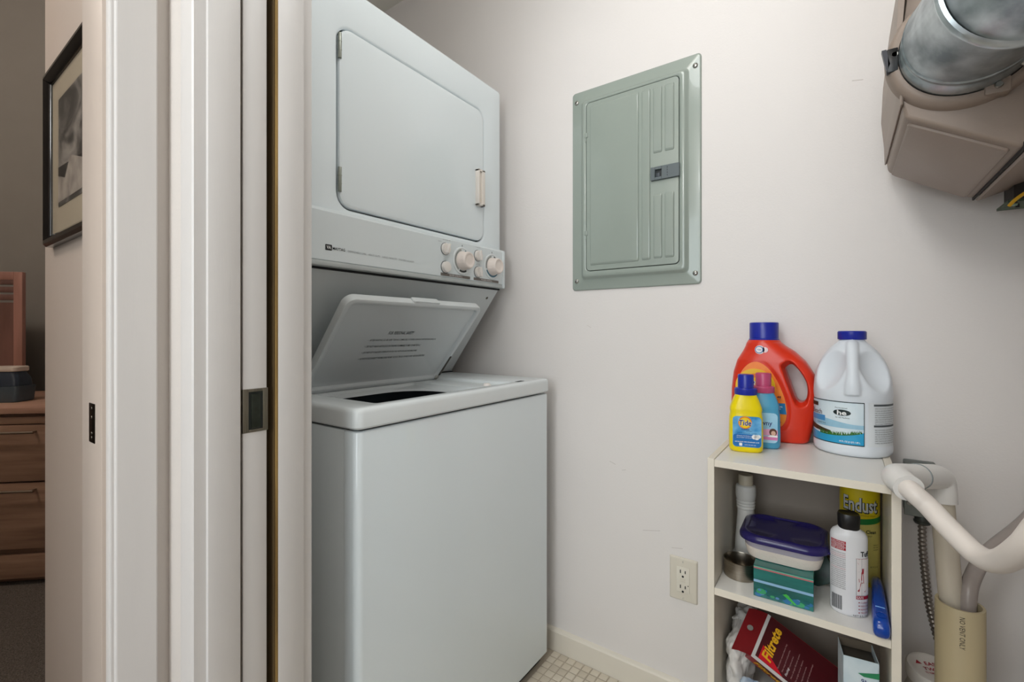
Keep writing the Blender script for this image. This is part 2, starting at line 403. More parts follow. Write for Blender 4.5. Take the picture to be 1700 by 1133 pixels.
# dresser turned 43 degrees
ang = math.atan2(d45.y, d45.x)
F0 = Vector((-2.6238, .3677, 0))          # middle of the front edge in view
dr = thing('dresser', 'brown wooden dresser with bar handles on the bedroom carpet', 'dresser', F0, ang)
DW = wood('dresser_wood', '9a7964', '7d5f4c', .45, (1.2, 1.2, 14), 2.5)
DT = wood('dresser_top_wood', 'b9917c', 'a07a66', .4, (1.2, 8, 8), 2.)
def lb(name, a, mat, par, bev=.002, *more):
    g = G(); g.box(*a, bev)
    for q in more: g.box(*q, bev)
    return obj(name, g, mat, par, local=True)
DX0, DX1, DD = -.95, .34, .56
lb('carcass', (DX0, DX1, .025, DD, .06, .675), DW, dr)
lb('top_board', (DX0 - .01, DX1 + .01, -.012, DD, .682, .706), DT, dr)
lb('rail', (DX0, DX1, .0, .03, .640, .668), DW, dr)
lb('plinth', (DX0 + .02, DX1 - .02, .05, DD - .02, 0, .06), DW, dr)
lb('skirt', (DX0, DX1, .004, .025, .03, .125), DW, dr)
for z0, z1, zh in ((.415, .636, .626), (.150, .408, .382)):
    for xa, xb in ((DX0 + .004, -.33), (-.322, DX1 - .004)):
        f = lb('drawer', (xa, xb, -.004, .024, z0, z1), DW, dr)
        hx = (xa + xb) / 2 - .185
        g = G(); w_ = .125
        zz = z1 - .024
        hx = xb - .397 if xb > 0 else xa + .335
        g.cyl((hx - w_, -.034, zz), (hx + w_, -.034, zz), .0052, seg=12); g.cyl((hx - w_ + .015, -.034, zz), (hx - w_ + .015, -.003, zz), .004, seg=10); g.cyl((hx + w_ - .015, -.034, zz), (hx + w_ - .015, -.003, zz), .004, seg=10)
        h = obj('handle', g, M('handle_nickel', 'a29384', .35, 1.), f, local=True)
# louvred wood panel leaning at the back of the dresser top
lp = thing('wooden_panel', 'pinkish wooden slotted panel standing on the dresser', 'panel', F0 + n45 * .50 + Vector((0, 0, .706)), ang)
PW = wood('pink_wood', 'b38375', '996e60', .45, (10, 10, 1.2), 2.)
PW2 = wood('pink_wood_inner', '7d5a50', '684a41', .5, (10, 10, 1.2), 2.)
xr = -.40
g = G(); g.box(xr - .038, xr, 0, .022, 0, .590, .003); obj('stile', g, PW, lp, local=True)
g = G(); g.box(xr - .60, xr - .562, 0, .022, 0, .590, .003); obj('stile', g, PW, lp, local=True)
g = G(); g.box(xr - .562, xr - .038, 0, .022, .55, .590, .003); obj('rail', g, PW, lp, local=True)
g = G(); g.box(xr - .562, xr - .038, .004, .018, 0, .440); obj('inner_board', g, PW2, lp, local=True)
for i in range(3):
    g = G(); g.box(xr - .562, xr - .038, .002, .020, .452 + i * .038, .480 + i * .038, .002); obj('slat', g, PW2, lp, local=True)
# storage jar
jp = F0 + d45 * -.205 + n45 * .19 + Vector((0, 0, .706))
jr = thing('storage_box', 'blue-grey plastic box with cream lid on the dresser', 'box', jp, ang)
g = G(); g.loft([[(x, y, z) for x, y in rr(0, 0, a, a * .7, .02)] for a, z in ((.066, 0), (.070, .004), (.074, .060), (.074, .068))]); obj('base_tray', g, M('slate_plastic', '4d5961', .25, var=.1), jr, local=True)
g = G(); g.loft([[(x, y, z) for x, y in rr(0, 0, a, a * .7, .02)] for a, z in ((.066, .069), (.064, .10), (.052, .124), (.050, .128))]); obj('body', g, M('slate_plastic_dark', '3e4652', .2, var=.15), jr, local=True)
g = G(); g.loft([[(x, y, z) for x, y in rr(0, 0, a, a * .7, .018)] for a, z in ((.054, .129), (.057, .132), (.057, .146), (.054, .150))]); obj('lid', g, M('cream_lid', 'd8c9ba', .4), jr, local=True)

# ================================================================== STACKED WASHER AND DRYER
XW, XD = -.722, -.908
Y0, Y1 = .527, 1.213
wm = thing('washer_dryer', 'white stacked washer and dryer with washer lid open', 'washing machine', (-1.05, .87, 0))
# washer cabinet: front panel wraps round both corners, side panels behind it
def wrap(x_f, x_b, y0, y1, r, z0, z1, t=.012):
    ring = [(x_b, y0), (x_f - r, y0)] + [(x_f - r + r * math.sin(R(a)), y0 + r - r * math.cos(R(a))) for a in range(15, 90, 15)] + [(x_f, y0 + r), (x_f, y1 - r)] + \
           [(x_f - r + r * math.cos(R(a)), y1 - r + r * math.sin(R(a))) for a in range(15, 90, 15)] + [(x_f - r, y1), (x_b, y1), (x_b, y1 - t), (x_f - t, y1 - t), (x_f - t, y0 + t), (x_b, y0 + t)]
    g = G()
    def lvl(z, k): return [((x - k if x > x_f - r * .8 else x), (y + k if y < y0 + r * .9 else (y - k if y > y1 - r * .9 else y)), z) for x, y in ring]
    g.loft([lvl(z0, 0), lvl(z1 - .006, 0), lvl(z1 - .002, .0012), lvl(z1, .004)]); return g
obj('front_panel', wrap(XW - .002, -.7632, .5275, 1.2105, .014, .037, .818), ENAM, wm, smooth=30)
for y0, y1 in ((.529, .541), (1.199, 1.211)):
    g = G(); g.box(-1.400, -.7652, y0, y1, .037, .818, .0025, 2); obj('side_panel', g, ENAM, wm)
g = G(); g.box(-1.40, -.745, .545, 1.195, .005, .05); g.box(-1.405, -1.39, .53, 1.21, .037, .82); obj('base_frame', g, DARK, wm)
for x in (-1.33, -.80):
    for y in (.60, 1.14):
        g = G(); g.cyl((x, y, .0), (x, y, .045), .02, seg=16); obj('foot', g, BLK, wm)
# washer top with the tub opening
hc = ((-1.05 - .753) / 2, (.594 + 1.052) / 2); hh = ((1.05 - .753) / 2, (1.052 - .594) / 2)
oc = ((-1.405 - .7205) / 2, (.5245 + 1.2135) / 2); oh = ((1.405 - .7205) / 2, (1.2135 - .5245) / 2)
ic = (hc[0], (.600 + .962) / 2); ih = (hh[0] - .006, (.962 - .600) / 2)
def rg(c, h, r, z): return [(x, y, z) for x, y in rr(c[0], c[1], h[0], h[1], r)]
g = G()
g.loft([rg(oc, (oh[0] - .004, oh[1] - .004), .012, .822), rg(oc, oh, .016, .826), rg(oc, oh, .016, .852), rg(oc, (oh[0] - .0012, oh[1] - .0012), .016, .857), rg(oc, (oh[0] - .004, oh[1] - .004), .014, .8605), rg(oc, (oh[0] - .009, oh[1] - .009), .012, .862),
        rg(hc, (hh[0] + .004, hh[1] + .004), .010, .862), rg(hc, hh, .008, .860), rg(hc, (hh[0] - .003, hh[1] - .003), .008, .8535),
        rg(ic, (ih[0] + .003, ih[1] + .003), .012, .8530), rg(ic, ih, .010, .8515), rg(ic, (ih[0] - .003, ih[1] - .003), .012, .844), rg(ic, (.132, .171), .11, .840), rg(ic, (.129, .168), .11, .834)], False, False)
obj('top_deck', g, ENAM2, wm, smooth=40)
g = G(); g.loft([rg(ic, (.1295, .1685), .11, .8345), rg(ic, (.133, .173), .11, .826), rg(ic, (.133, .173), .11, .52)], False, True)
tb = obj('tub', g, M('tub_enamel', '1c2226', .35), wm)
g = G(); g.loft([rg(ic, (.122, .160), .10, .806), rg(ic, (.114, .15), .09, .812), rg(ic, (.114, .15), .09, .800)], False, False); obj('tub_ring', g, M('tub_ring_plastic', 'aeb4b5', .4), tb)
# deck details: shallow ledge line, bleach spout, small slot
g = G(); g.box(-.900, -.860, 1.062, 1.066, .8615, .8628, .0006); g.box(-1.06, -.765, 1.070, 1.073, .8612, .8624, .0005); obj('deck_ridge', g, ENAM2, wm)
g = G(); g.cyl((-.80, 1.005, .853), (-.80, 1.005, .861), .012, .009, 16, .002); obj('lid_bumper', g, PLW, wm)
g = G(); g.box(-.755, -.742, 1.075, 1.105, .8617, .8624); obj('lid_switch_slot', g, DARK, wm)
# slanting back panel between washer and dryer
g = G(); g.prism([(-1.128, .5285, .8625), (-.918, .5285, 1.1395), (-1.40, .5285, 1.1395), (-1.40, .5285, .8625)], (0, .683, 0))
obj('back_panel', g, M('grey_white_enamel', 'cfd5d6', .25, var=.006), wm, smooth=20)
sl = Vector((.21, 0, .277)).normalized(); sn = Vector((.277, 0, -.21)).normalized()
g = G(); q = Vector((-1.128, 1.178, .8625)) + sl * .315; g.cyl(q - sn * .001, q + sn * .0012, .0045, seg=14); obj('panel_screw', g, STEELD, wm)
g = G(); g.box(-1.136, -1.118, .5285, 1.2115, .861, .8655); obj('panel_gap', g, DARK, wm)
# lid, open, its underside to the front
ld_ = Vector((.184, 0, .219)).normalized(); ln = Vector((.219, 0, -.184)).normalized(); lo_ = Vector((-1.052, 0, .858))
LY0, LY1, LL = .602, 1.060, .292
def lp_(y, d, n): return lo_ + ld_ * d + ln * n + Vector((0, y, 0))
def lring(i, r, n): return [lp_(y, d, n) for y, d in rr((LY0 + LY1) / 2, LL / 2, (LY1 - LY0) / 2 - i, LL / 2 - i, r)]
g = G(); g.loft([lring(.004, .022, -.012), lring(0, .024, -.008), lring(0, .024, .006), lring(.0015, .023, .0095), lring(.005, .021, .011), lring(.011, .017, .011), lring(.0135, .015, .009), lring(.016, .013, .0015), lring(.02, .011, .0)])
lid = obj('lid', g, M('lid_enamel', 'd3d9db', .28, var=.006), wm, smooth=40); part_label(lid, 'open white washer lid, underside showing')
g = G(); g.loft([[lp_(y, LL - .002 + d, n) for y, d in rr(.835, 0, hy, .006, .004)] for hy, n in ((.045, -.008), (.047, -.004), (.047, .006), (.043, .009))]); obj('lid_grip', g, MATS['lid_enamel'], lid)
g = G(); g.loft([[lp_(1.0515 + y, d, .0112 + n) for y, d in ((-.0035, .022), (.0035, .022), (.0030, .100), (-.0030, .100))] for n in (0, .0016)]); obj('lid_hinge_strip', g, STEELD, lid)
g = G(); g.cyl(lp_(1.0475, .012, .004), lp_(1.0475, .012, .0145), .0085, seg=16, bev=.0015); obj('hinge_knuckle', g, STEEL, lid)
g = G(); g.cyl(lp_(.609, .03, .011), lp_(.609, .03, .0122), .0035, seg=12); obj('lid_screw', g, STEELD, lid)
yo, do = .786, .0
pl = lambda x, y: lp_(.784 + x, y, .0009)
def ltext(s, yc, d, w, h, al='C', bold=0.):
    return text('lettering', s, M('lid_print', '5a6266', .6), lid, lambda x, y: lp_(yc + x, d + y, .0007), w=w, h=h, shear=.25, bold=bold, align=al)
ltext('FOR PERSONAL SAFETY', .815, .187, .086, .0105, bold=.012)
for i, (s_, yl, w_) in enumerate((('\u2022  AFTER PADDING LID, BE SURE TUB HAS COMPLETELY STOPPED SPINNING BEFORE REACHING IN', .722, .232), ('\u2022  DO NOT WASH ARTICLES CONTAINING FLAMMABLE FUMES OR MATERIALS', .722, .186),
                                ('\u2022  DO NOT LET CHILDREN OPERATE OR PLAY IN, WITH OR AROUND MACHINE', .722, .184), ('\u2022  ALWAYS DISCONNECT THE MACHINE FROM THE ELECTRICAL POWER SUPPLY BEFORE SERVICING', .722, .226))):
    ltext(s_, yl, .163 - i * .0205, w_, .0066, 'L', .006)

# dryer cabinet: front with a rounded-rectangle recess for the door
dc = ((.614 + 1.122) / 2, (1.283 + 1.686) / 2); dh = ((1.122 - .614) / 2, (1.686 - 1.283) / 2)
fc = ((Y0 + Y1) / 2, (1.142 + 1.788) / 2); fh = ((Y1 - Y0) / 2, (1.788 - 1.142) / 2)
def xr_(c, h, r, x): return [(x, a, b) for a, b in rr(c[0], c[1], h[0], h[1], r)]
g = G()
g.loft([xr_(fc, fh, .004, -1.41), xr_(fc, fh, .006, XD - .008), xr_(fc, (fh[0] - .0012, fh[1] - .0012), .007, XD - .004), xr_(fc, (fh[0] - .004, fh[1] - .004), .008, XD - .001), xr_(fc, (fh[0] - .008, fh[1] - .008), .008, XD),
        xr_(dc, (dh[0] + .010, dh[1] + .010), .040, XD), xr_(dc, (dh[0] + .006, dh[1] + .006), .036, XD - .0012), xr_(dc, (dh[0] + .003, dh[1] + .003), .034, XD - .005), xr_(dc, (dh[0] + .003, dh[1] + .003), .034, XD - .016)])
obj('dryer_cabinet', g, ENAM, wm, smooth=40)
g = G(); g.loft([xr_(dc, (dh[0] + .0025, dh[1] + .0025), .033, XD - .0155), xr_(dc, (dh[0] + .0025, dh[1] + .0025), .033, XD - .012)]); obj('door_gasket', g, DARK, wm)
g = G(); g.loft([xr_(dc, dh, .032, XD - .012), xr_(dc, dh, .032, XD - .002), xr_(dc, (dh[0] - .0012, dh[1] - .0012), .031, XD + .0012), xr_(dc, (dh[0] - .004, dh[1] - .004), .029, XD + .0025), xr_(dc, (dh[0] - .008, dh[1] - .008), .027, XD + .003)])
door = obj('dryer_door', g, ENAM, wm, smooth=40); part_label(door, 'rounded white dryer door')
for za, zb in ((1.611, 1.668), (1.315, 1.370)):
    g = G(); g.cyl((XD + .002, .6150, za), (XD + .002, .6150, zb), .0042, seg=14, bev=.001)
    for k in (.33, .66): z = za + (zb - za) * k; g.cyl((XD + .002, .6150, z - .0008), (XD + .002, .6150, z + .0008), .0046, seg=14)
    obj('hinge', g, M('hinge_zinc', '9fa39a', .4, .9, var=.1), door)
g = G(); hy0, hy1, hz0, hz1 = 1.0815, 1.1115, 1.388, 1.498
for a in ((hy0, hy0 + .005, hz0, hz1), (hy1 - .013, hy1, hz0, hz1), (hy0, hy1, hz1 - .006, hz1), (hy0, hy1, hz0, hz0 + .006)):
    g.box(XD + .002, XD + .017, a[0], a[1], a[2], a[3], .0012, 2)
g.box(XD + .002, XD + .011, hy0 + .003, hy1 - .003, hz0 + .003, hz1 - .003)
h = obj('handle', g, M('handle_ivory', 'e9e2da', .35), door); part_label(h, 'ivory plastic recessed handle')

# control panel
XC = -.893
g = G(); g.prism([(x, Y0 - .001, z) for x, z in ((XD - .02, 1.1555), (XC - .002, 1.1555), (XC, 1.1575), (XC, 1.2605), (XC - .0085, 1.2690), (XD - .02, 1.2690))], (0, Y1 - Y0 + .002, 0)); cp = obj('control_panel', g, M('panel_enamel', 'dde5e8', .22, var=.006), wm, smooth=20)
g = G(); g.box(XD - .02, XC + .002, Y0 - .001, Y1 - .012, 1.1440, 1.1552, .003, 2); obj('lower_trim', g, M('trim_grey', 'bcc2c2', .3), cp)
g = G(); g.box(XD - .02, XC + .003, Y1 - .0115, Y1 + .002, 1.1440, 1.2660, .004, 3); obj('end_cap', g, MATS['panel_enamel'], cp)
g = G(); g.box(XD - .02, XD - .003, Y0 + .002, Y1 - .002, 1.1395, 1.1445); obj('shadow_gap', g, DARK, cp)
def ring3(c, r0, r1, x, a0=0, a1=360, n=40):
    o = []
    for i in range(n):
        t0, t1 = R(a0 + (a1 - a0) * i / n), R(a0 + (a1 - a0) * (i + 1) / n)
        o.append([(x, c[0] + r * math.sin(t), c[1] + r * math.cos(t)) for r, t in ((r0, t0), (r1, t0), (r1, t1), (r0, t1))])
    return o
DIALD = M('dial_print_dark', '3d3f3e', .5); DIALB = M('dial_print_blue', '4b7488', .5); DIALG = M('dial_print_grey', '9a9d99', .5)
for (yc, zc), arcs in (((1.0067, 1.2085), ((150, 205, DIALD), (18, 60, DIALB), (215, 350, DIALG))), ((1.1467, 1.2080), ((120, 245, DIALB), (12, 60, DIALD), (255, 350, DIALG)))):
    g = G(); g.lathe([(.0400, 0), (.0400, .002), (.039, .004), (.036, .0045), (.0345, .003), (.001, .003)], seg=48)
    g.bm.transform(Matrix.Translation((XC - .0005, yc, zc)) @ Matrix.Rotation(R(90), 4, 'Y')); dl = obj('dial', g, ENAM2, cp)
    for a0, a1, mm in arcs:
        g = G(); g.ribbon(ring3((yc, zc), .0285, .0335, XC + .0029, a0, a1, 16)); obj('dial_marks', g, mm, dl, 0)
    g = G(); g.box(XC + .0001, XC + .0009, yc - .0006, yc + .0006, zc + .0415, zc + .0465); obj('index_mark', g, INKB, dl)
    g = G(); pr = [(.0275, 0), (.0275, .004), (.0255, .007), (.0245, .020), (.0235, .0245), (.0215, .0270), (.0185, .0270), (.0165, .0255), (.0100, .0250), (.001, .0252)]
    n = 48; rings = [[(r * (1 + (.018 * math.cos(16 * 2 * PI * i / n) if .006 < z < .024 else 0)) * math.cos(2 * PI * i / n), r * (1 + (.018 * math.cos(16 * 2 * PI * i / n) if .006 < z < .024 else 0)) * math.sin(2 * PI * i / n), z) for i in range(n)] for r, z in pr]
    g.loft(rings); g.bm.transform(Matrix.Translation((XC + .003, yc, zc)) @ Matrix.Rotation(R(90), 4, 'Y')); obj('timer_knob', g, PLK, cp)
for k, (yc, zc) in enumerate(((.9368, 1.2333), (.9368, 1.1830), (1.0774, 1.2333), (1.0774, 1.1835))):
    g = G(); g.lathe([(.0175, 0), (.0175, .001)], seg=28); g.bm.transform(Matrix.Translation((XC, yc, zc)) @ Matrix.Rotation(R(90), 4, 'Y')); kb = obj('selector_ring', g, M('selector_shadow', '70767a', .5), cp)
    g = G()
    if k == 1: g.lathe([(.0155, 0), (.0155, .006), (.0145, .009), (.010, .0105), (.001, .011)], seg=28)
    else:
        g.lathe([(.0160, 0), (.0160, .004), (.0145, .007), (.001, .0075)], seg=28); g.box(-.0035 * 1, .0035, -.0145, .0145, .004, .0160, .0022, 3)
    g.bm.transform(Matrix.Translation((XC + .001, yc, zc)) @ Matrix.Rotation(R(90), 4, 'Y') @ Matrix.Rotation(R(75 if k == 0 else 100), 4, 'Z')); obj('selector_knob', g, PLW, cp)
BROWN = M('bar_print', '77706a', .5)
for ya, yb, s_ in ((.919, 1.042, 'DRYER CONTROL'), (1.0587, 1.1807, 'WASHER CONTROL')):
    g = G(); g.box(XC - .0004, XC + .0005, ya, yb, 1.1585, 1.1665); o = obj('label_bar', g, BROWN, cp)
    text('lettering', s_, INKW, o, lambda x, y, c=(ya + yb) / 2: Vector((XC + .0009, c + x, 1.1625 + y)), w=.055, h=.0042)
def ct(s, yl, z, w, h, mat, al='L', bold=0.): return text('lettering', s, mat, cp, lambda x, y: Vector((XC + .0008, yl + x, z + y)), w=w, h=h, align=al, bold=bold)
g = G(); g.loft([[(XC + n, a, b) for a, b in rr(.5790, 1.1845, .0078, .0062, .0015, 3, 2)] for n in (-.0004, .0006)]); em = obj('emblem', g, INKB, cp)
text('lettering', 'VA', INKW, em, lambda x, y: Vector((XC + .0011, .5790 + x, 1.1846 + y)), w=.0105, h=.0072, bold=.02)
ct('MAYTAG', .5885, 1.1838, .0305, .0062, INKB, bold=.015)
ct('DEPENDABLE CARE    HEAVY DUTY    LARGE CAPACITY    STACKED LAUNDRY', .6265, 1.1828, .196, .0042, INKG)
for s_, y_, z_ in (('DRY TEMPERATURE', .942, 1.2585), ('NORMAL', .915, 1.2515), ('START', .934, 1.2040), ('WATER TEMP', 1.078, 1.2580), ('LOAD SIZE', 1.078, 1.2085), ('WASH SPEED', 1.0780, 1.2050)):
    ct(s_, y_, z_, None, .0024, INKG, 'C')

# ================================================================== ELECTRICAL PANEL
YP = 1.275
ep = thing('electrical_panel', 'grey metal breaker panel cover set in the closet wall', 'electrical panel', (-.4855, YP, 1.130))
c = ((-.6742 - .2970) / 2, (1.1294 + 1.7352) / 2); hX, hZ = (.6742 - .2970) / 2, (1.7352 - 1.1294) / 2
d_c = ((-.6216 - .351) / 2, (1.186 + 1.687) / 2); d_h = ((.6216 - .351) / 2, (1.687 - 1.186) / 2)
def yr(c, hx, hz, r, y): return [(a, y, b) for a, b in rr(c[0], c[1], hx, hz, r)]
g = G()
g.loft([yr(c, hX, hZ, .010, YP), yr(c, hX, hZ, .010, YP - .003), yr(c, hX - .0015, hZ - .0015, .0095, YP - .0048), yr(c, hX - .004, hZ - .004, .008, YP - .0055), yr(c, hX - .030, hZ - .030, .012, YP - .0055), yr(c, hX - .034, hZ - .034, .012, YP - .0075), yr(c, hX - .038, hZ - .038, .010, YP - .0145), yr(c, hX - .041, hZ - .041, .009, YP - .016),
        yr(d_c, d_h[0] + .004, d_h[1] + .004, .014, YP - .016), yr(d_c, d_h[0] + .0018, d_h[1] + .0018, .013, YP - .0145), yr(d_c, d_h[0] + .0018, d_h[1] + .0018, .013, YP - .009)])
obj('cover_plate', g, PANELG, ep, smooth=40)
g = G(); g.loft([yr(d_c, d_h[0] + .001, d_h[1] + .001, .012, YP - .0085), yr(d_c, d_h[0] + .001, d_h[1] + .001, .012, YP - .0095)]); obj('door_gap', g, DARK, ep)
g = G(); g.loft([yr(d_c, *d_h, .012, YP - .0095), yr(d_c, *d_h, .012, YP - .0155), yr(d_c, d_h[0] - .001, d_h[1] - .001, .011, YP - .0168), yr(d_c, d_h[0] - .004, d_h[1] - .004, .010, YP - .017)])
pdr = obj('panel_door', g, PANELG, ep, smooth=40)
def emb(x0, x1, z0, z1, r=.004):
    cc = ((x0 + x1) / 2, (z0 + z1) / 2); hx, hz = (x1 - x0) / 2, (z1 - z0) / 2
    g = G(); g.loft([yr(cc, hx, hz, r, YP - .0168), yr(cc, hx - .0006, hz - .0006, r * .9, YP - .0184), yr(cc, hx - .002, hz - .005, r * .7, YP - .0202), yr(cc, hx - .004, hz - .011, r * .5, YP - .0209)]); return obj('embossed_panel', g, PANELG, pdr, smooth=9)
def PX(x, y=YP - .018):
    k = (920 + x / 2.575 - 850) / 768; s_, c_ = .57942, .81503
    return y * (-s_ + c_ * k) / (c_ + s_ * k)
emb(PX(153), PX(361), 1.2015, 1.6745)
emb(PX(374), PX(411), 1.2030, 1.6735)
emb(PX(423), PX(461), 1.4925, 1.6725); emb(PX(472), PX(513), 1.4925, 1.6720)
emb(PX(424), PX(461), 1.2045, 1.3800); emb(PX(472), PX(513), 1.2045, 1.3800)
for z in (1.585, 1.292):
    g = G(); g.box(-.6260, -.6165, YP - .0195, YP - .0140, z, z + .0135, .001); g.cyl((-.6225, YP - .0175, z - .012), (-.6225, YP - .0175, z + .024), .0016, seg=10); obj('door_hinge', g, PANELG, pdr)
LG = M('latch_grey', '5f686b', .42)
g = G(); x0, x1, za, zb = PX(415), -.3478, 1.4165, 1.4525
for a in ((x0, x0 + .012, za, zb), (x0 + .030, x1, za, zb), (x0 + .012, x0 + .030, zb - .008, zb), (x0 + .012, x0 + .030, za, za + .008)): g.box(a[0], a[1], YP - .0245, YP - .0165, a[2], a[3], .0008, 1)
lt = obj('latch', g, LG, pdr); part_label(lt, 'dark grey plastic latch')
g = G(); g.box(x0 + .012, x0 + .030, YP - .0180, YP - .0165, za + .008, zb - .008); obj('latch_well', g, M('latch_dark', '23282b', .5), lt)
g = G(); g.box(x0 + .014, x0 + .024, YP - .0205, YP - .0178, za + .009, za + .020, .001); obj('latch_thumb', g, M('latch_thumb_blue', '3f454d', .4), lt)
for i in range(4):
    g = G(); g.box(x0 + .0445, x0 + .0465, YP - .0248, YP - .0243, za + .006 + i * .007, za + .010 + i * .007); obj('latch_mark', g, M('latch_dark2', '3b4246', .5), lt)
for x in (-.6590, -.3115):
    for z in (1.7035, 1.1580):
        g = G(); g.lathe([(.0068, 0), (.0068, .0015), (.0055, .0032), (.003, .0042), (.001, .0044)], seg=20)
        g.bm.transform(Matrix.Translation((x, YP - .0052, z)) @ Matrix.Rotation(R(90), 4, 'X')); sc = obj('screw', g, STEEL, ep)
        g = G(); g.box(-.005, .005, -.0006, .0006, 0, .0004, mtx=Matrix.Translation((x, YP - .0096, z)) @ Matrix.Rotation(R(90), 4, 'X') @ Matrix.Rotation(R(35), 4, 'Z')); obj('screw_slot', g, DARK, sc)

# ================================================================== OUTLET
ol = thing('wall_outlet', 'ivory outlet plate low on the closet wall beside the shelf', 'outlet', (-.343, YP, .284))
IV = M('ivory_plastic', 'd9d2c4', .3, var=.01)
oc_ = (-.3428, .3417)
g = G(); g.loft([yr(oc_, .0362, .0572, .003, YP), yr(oc_, .0362, .0572, .003, YP - .002), yr(oc_, .0335, .0545, .003, YP - .0058), yr(oc_, .031, .052, .003, YP - .0064)]); obj('cover_plate', g, IV, ol, smooth=30)
g = G(); g.loft([yr(oc_, .0167, .0335, .002, YP - .006), yr(oc_, .0167, .0335, .002, YP - .0078), yr(oc_, .016, .0328, .002, YP - .0082)]); rc = obj('receptacle', g, M('receptacle_ivory', 'e0dacd', .3, var=.01), ol)
for zc in (.3590, .3190):
    for dx, hgt in ((-.0062, .0045), (.0062, .0038)):
        g = G(); g.box(oc_[0] + dx - .0012, oc_[0] + dx + .0012, YP - .0086, YP - .0080, zc - hgt + .005, zc + hgt + .005); obj('slot', g, DARK, rc)
    g = G(); g.cyl((oc_[0], YP - .0080, zc - .0075), (oc_[0], YP - .0086, zc - .0075), .0028, seg=14); obj('ground_hole', g, DARK, rc)
for zc in (.3445, .3390): g = G(); g.box(oc_[0] - .007, oc_[0] + .007, YP - .0092, YP - .0080, zc - .0022, zc + .0022, .0005); obj('test_button', g, IV, rc)
g = G(); g.cyl((oc_[0] + .0135, YP - .0080, .330), (oc_[0] + .0135, YP - .0086, .330), .0014, seg=10); obj('indicator', g, DARK, rc)
for zc in (.3900, .2935):
    g = G(); g.cyl((oc_[0], YP - .0060, zc), (oc_[0], YP - .0072, zc), .0030, .0024, 14); sc = obj('screw', g, IV, ol)
    g = G(); g.box(oc_[0] - .0004, oc_[0] + .0004, YP - .0075, YP - .0070, zc - .0024, zc + .0024); obj('screw_slot', g, INKG, sc)

# ================================================================== SHELF UNIT
SZ, SM, SB = .758, .512, .266          # tops of the three boards
SX0, SX1, SY0, SY1 = -.2107, .0781, .950, 1.225
SHW = M('cream_laminate', 'e4dccd', .38, var=.012, scale=4, bump=.03, bscale=90)
SHT = M('white_laminate', 'e6e3de', .3, var=.01, scale=5)
sh = thing('shelf_unit', 'small cream laminate shelf unit against the closet wall', 'shelf', (-.066, 1.09, 0))
for x0, x1 in ((SX0, SX0 + .0122), (SX1 - .0125, SX1)):
    g = G(); g.box(x0, x1, SY0, SY1, 0, SZ + .0015, .0006, 1); obj('side_panel', g, SHW, sh)
for z in (SZ, SM, SB, .04):
    g = G(); g.box(SX0 + .0126, SX1 - .0129, SY0 + .0006, SY1, z - .0135, z, .0005, 1); b_ = obj('shelf_board', g, SHT, sh)
    g = G(); g.box(SX0 + .0126, SX1 - .0129, SY0, SY0 + .0008, z - .0134, z - .0001); obj('edge_band', g, SHW, b_)
g = G(); g.box(SX0 + .012, SX1 - .012, SY1 - .004, SY1, .03, SZ - .0136); obj('back_board', g, M('back_laminate_shaded', '93877c', .5, var=.02), sh)  # dark board colour, lowered further to carry the shade inside the unit

# ------------------------------------------------------------------ helpers for bottles
def bottle(sec, n=3., k=48):
    """sections (z, half width, half depth[, x offset]) in local space"""
    g = G(); g.loft([[(x, y, s_[0]) for x, y in sup(s_[3] if len(s_) > 3 else 0, 0, s_[1], s_[2], s_[4] if len(s_) > 4 else n, k)] for s_ in sec]); return g
def screw_cap(name, mat, t, r0, h0, r1, h1, z, x=0., ribs=28):
    """flange plus taller ribbed cup"""
    g = G(); n = ribs * 2
    def ring(r, zz, a=0.): return [(x + (r + (a if i % 2 else 0)) * math.cos(2 * PI * i / n), (r + (a if i % 2 else 0)) * math.sin(2 * PI * i / n), zz) for i in range(n)]
    rs = [ring(r0 - .0008, z), ring(r0, z + .001, -.0005), ring(r0, z + h0 - .002, -.0005), ring(r0 - .002, z + h0)]
    if h1: rs += [ring(r1, z + h0 + .0006), ring(r1, z + h0 + h1 - .002, -.0004), ring(r1 - .0012, z + h0 + h1 - .0004), ring(r1 - .003, z + h0 + h1)]
    g.loft(rs); return obj(name, g, mat, t, local=True)
def plate(pts, y, th=.0004):
    g = G(); g.prism([(a, y, b) for a, b in pts], (0, -th, 0)); return g
def ltx(name, s, mat, par, x, y, z, w=None, h=None, **k):
    return text(name, s, mat, par, lambda a, b: Vector((x + a, y, z + b)), w=w, h=h, local=True, **k)

# ------------------------------------------------------------------ two small detergent bottles
BLUE_CAP = M('blue_cap', '1d2a9c', .3, var=.04); PINK_CAP = M('pink_cap', 'c04a74', .35, var=.04)
def small_bottle(name, label, loc, rz, bodycol, capmat):
    t = thing(name, label, 'bottle', loc, rz, 'small laundry bottles on the shelf unit')
    sec = [(0, .026, .016), (.002, .0290, .0188), (.006, .0312, .0205), (.030, .0318, .021), (.070, .0308, .0208), (.077, .0296, .0200), (.081, .0292, .0198), (.085, .0300, .0200), (.090, .0296, .0196), (.100, .0262, .0185), (.108, .0232, .0175), (.114, .0205, .0170), (.117, .0190, .0165)]
    obj('body', bottle(sec, 3.2), bodycol, t, local=True, smooth=60)
    screw_cap('cap', capmat, t, .0212, .0135, .0150, .0280, .1165)
    return t
YEL = M('yellow_plastic', 'f0d800', .3, var=.02); SKYB = M('sky_plastic', '4f9fc4', .3, var=.02)
yb = small_bottle('detergent_bottle', 'small yellow detergent bottle with blue cap on the shelf unit', (-.1605, 1.060, SZ), R(14.7), YEL, BLUE_CAP)
def noisy(name, a, b, sc): return M(name, a, .3, col2=b, scale=sc)
lf = -.0213
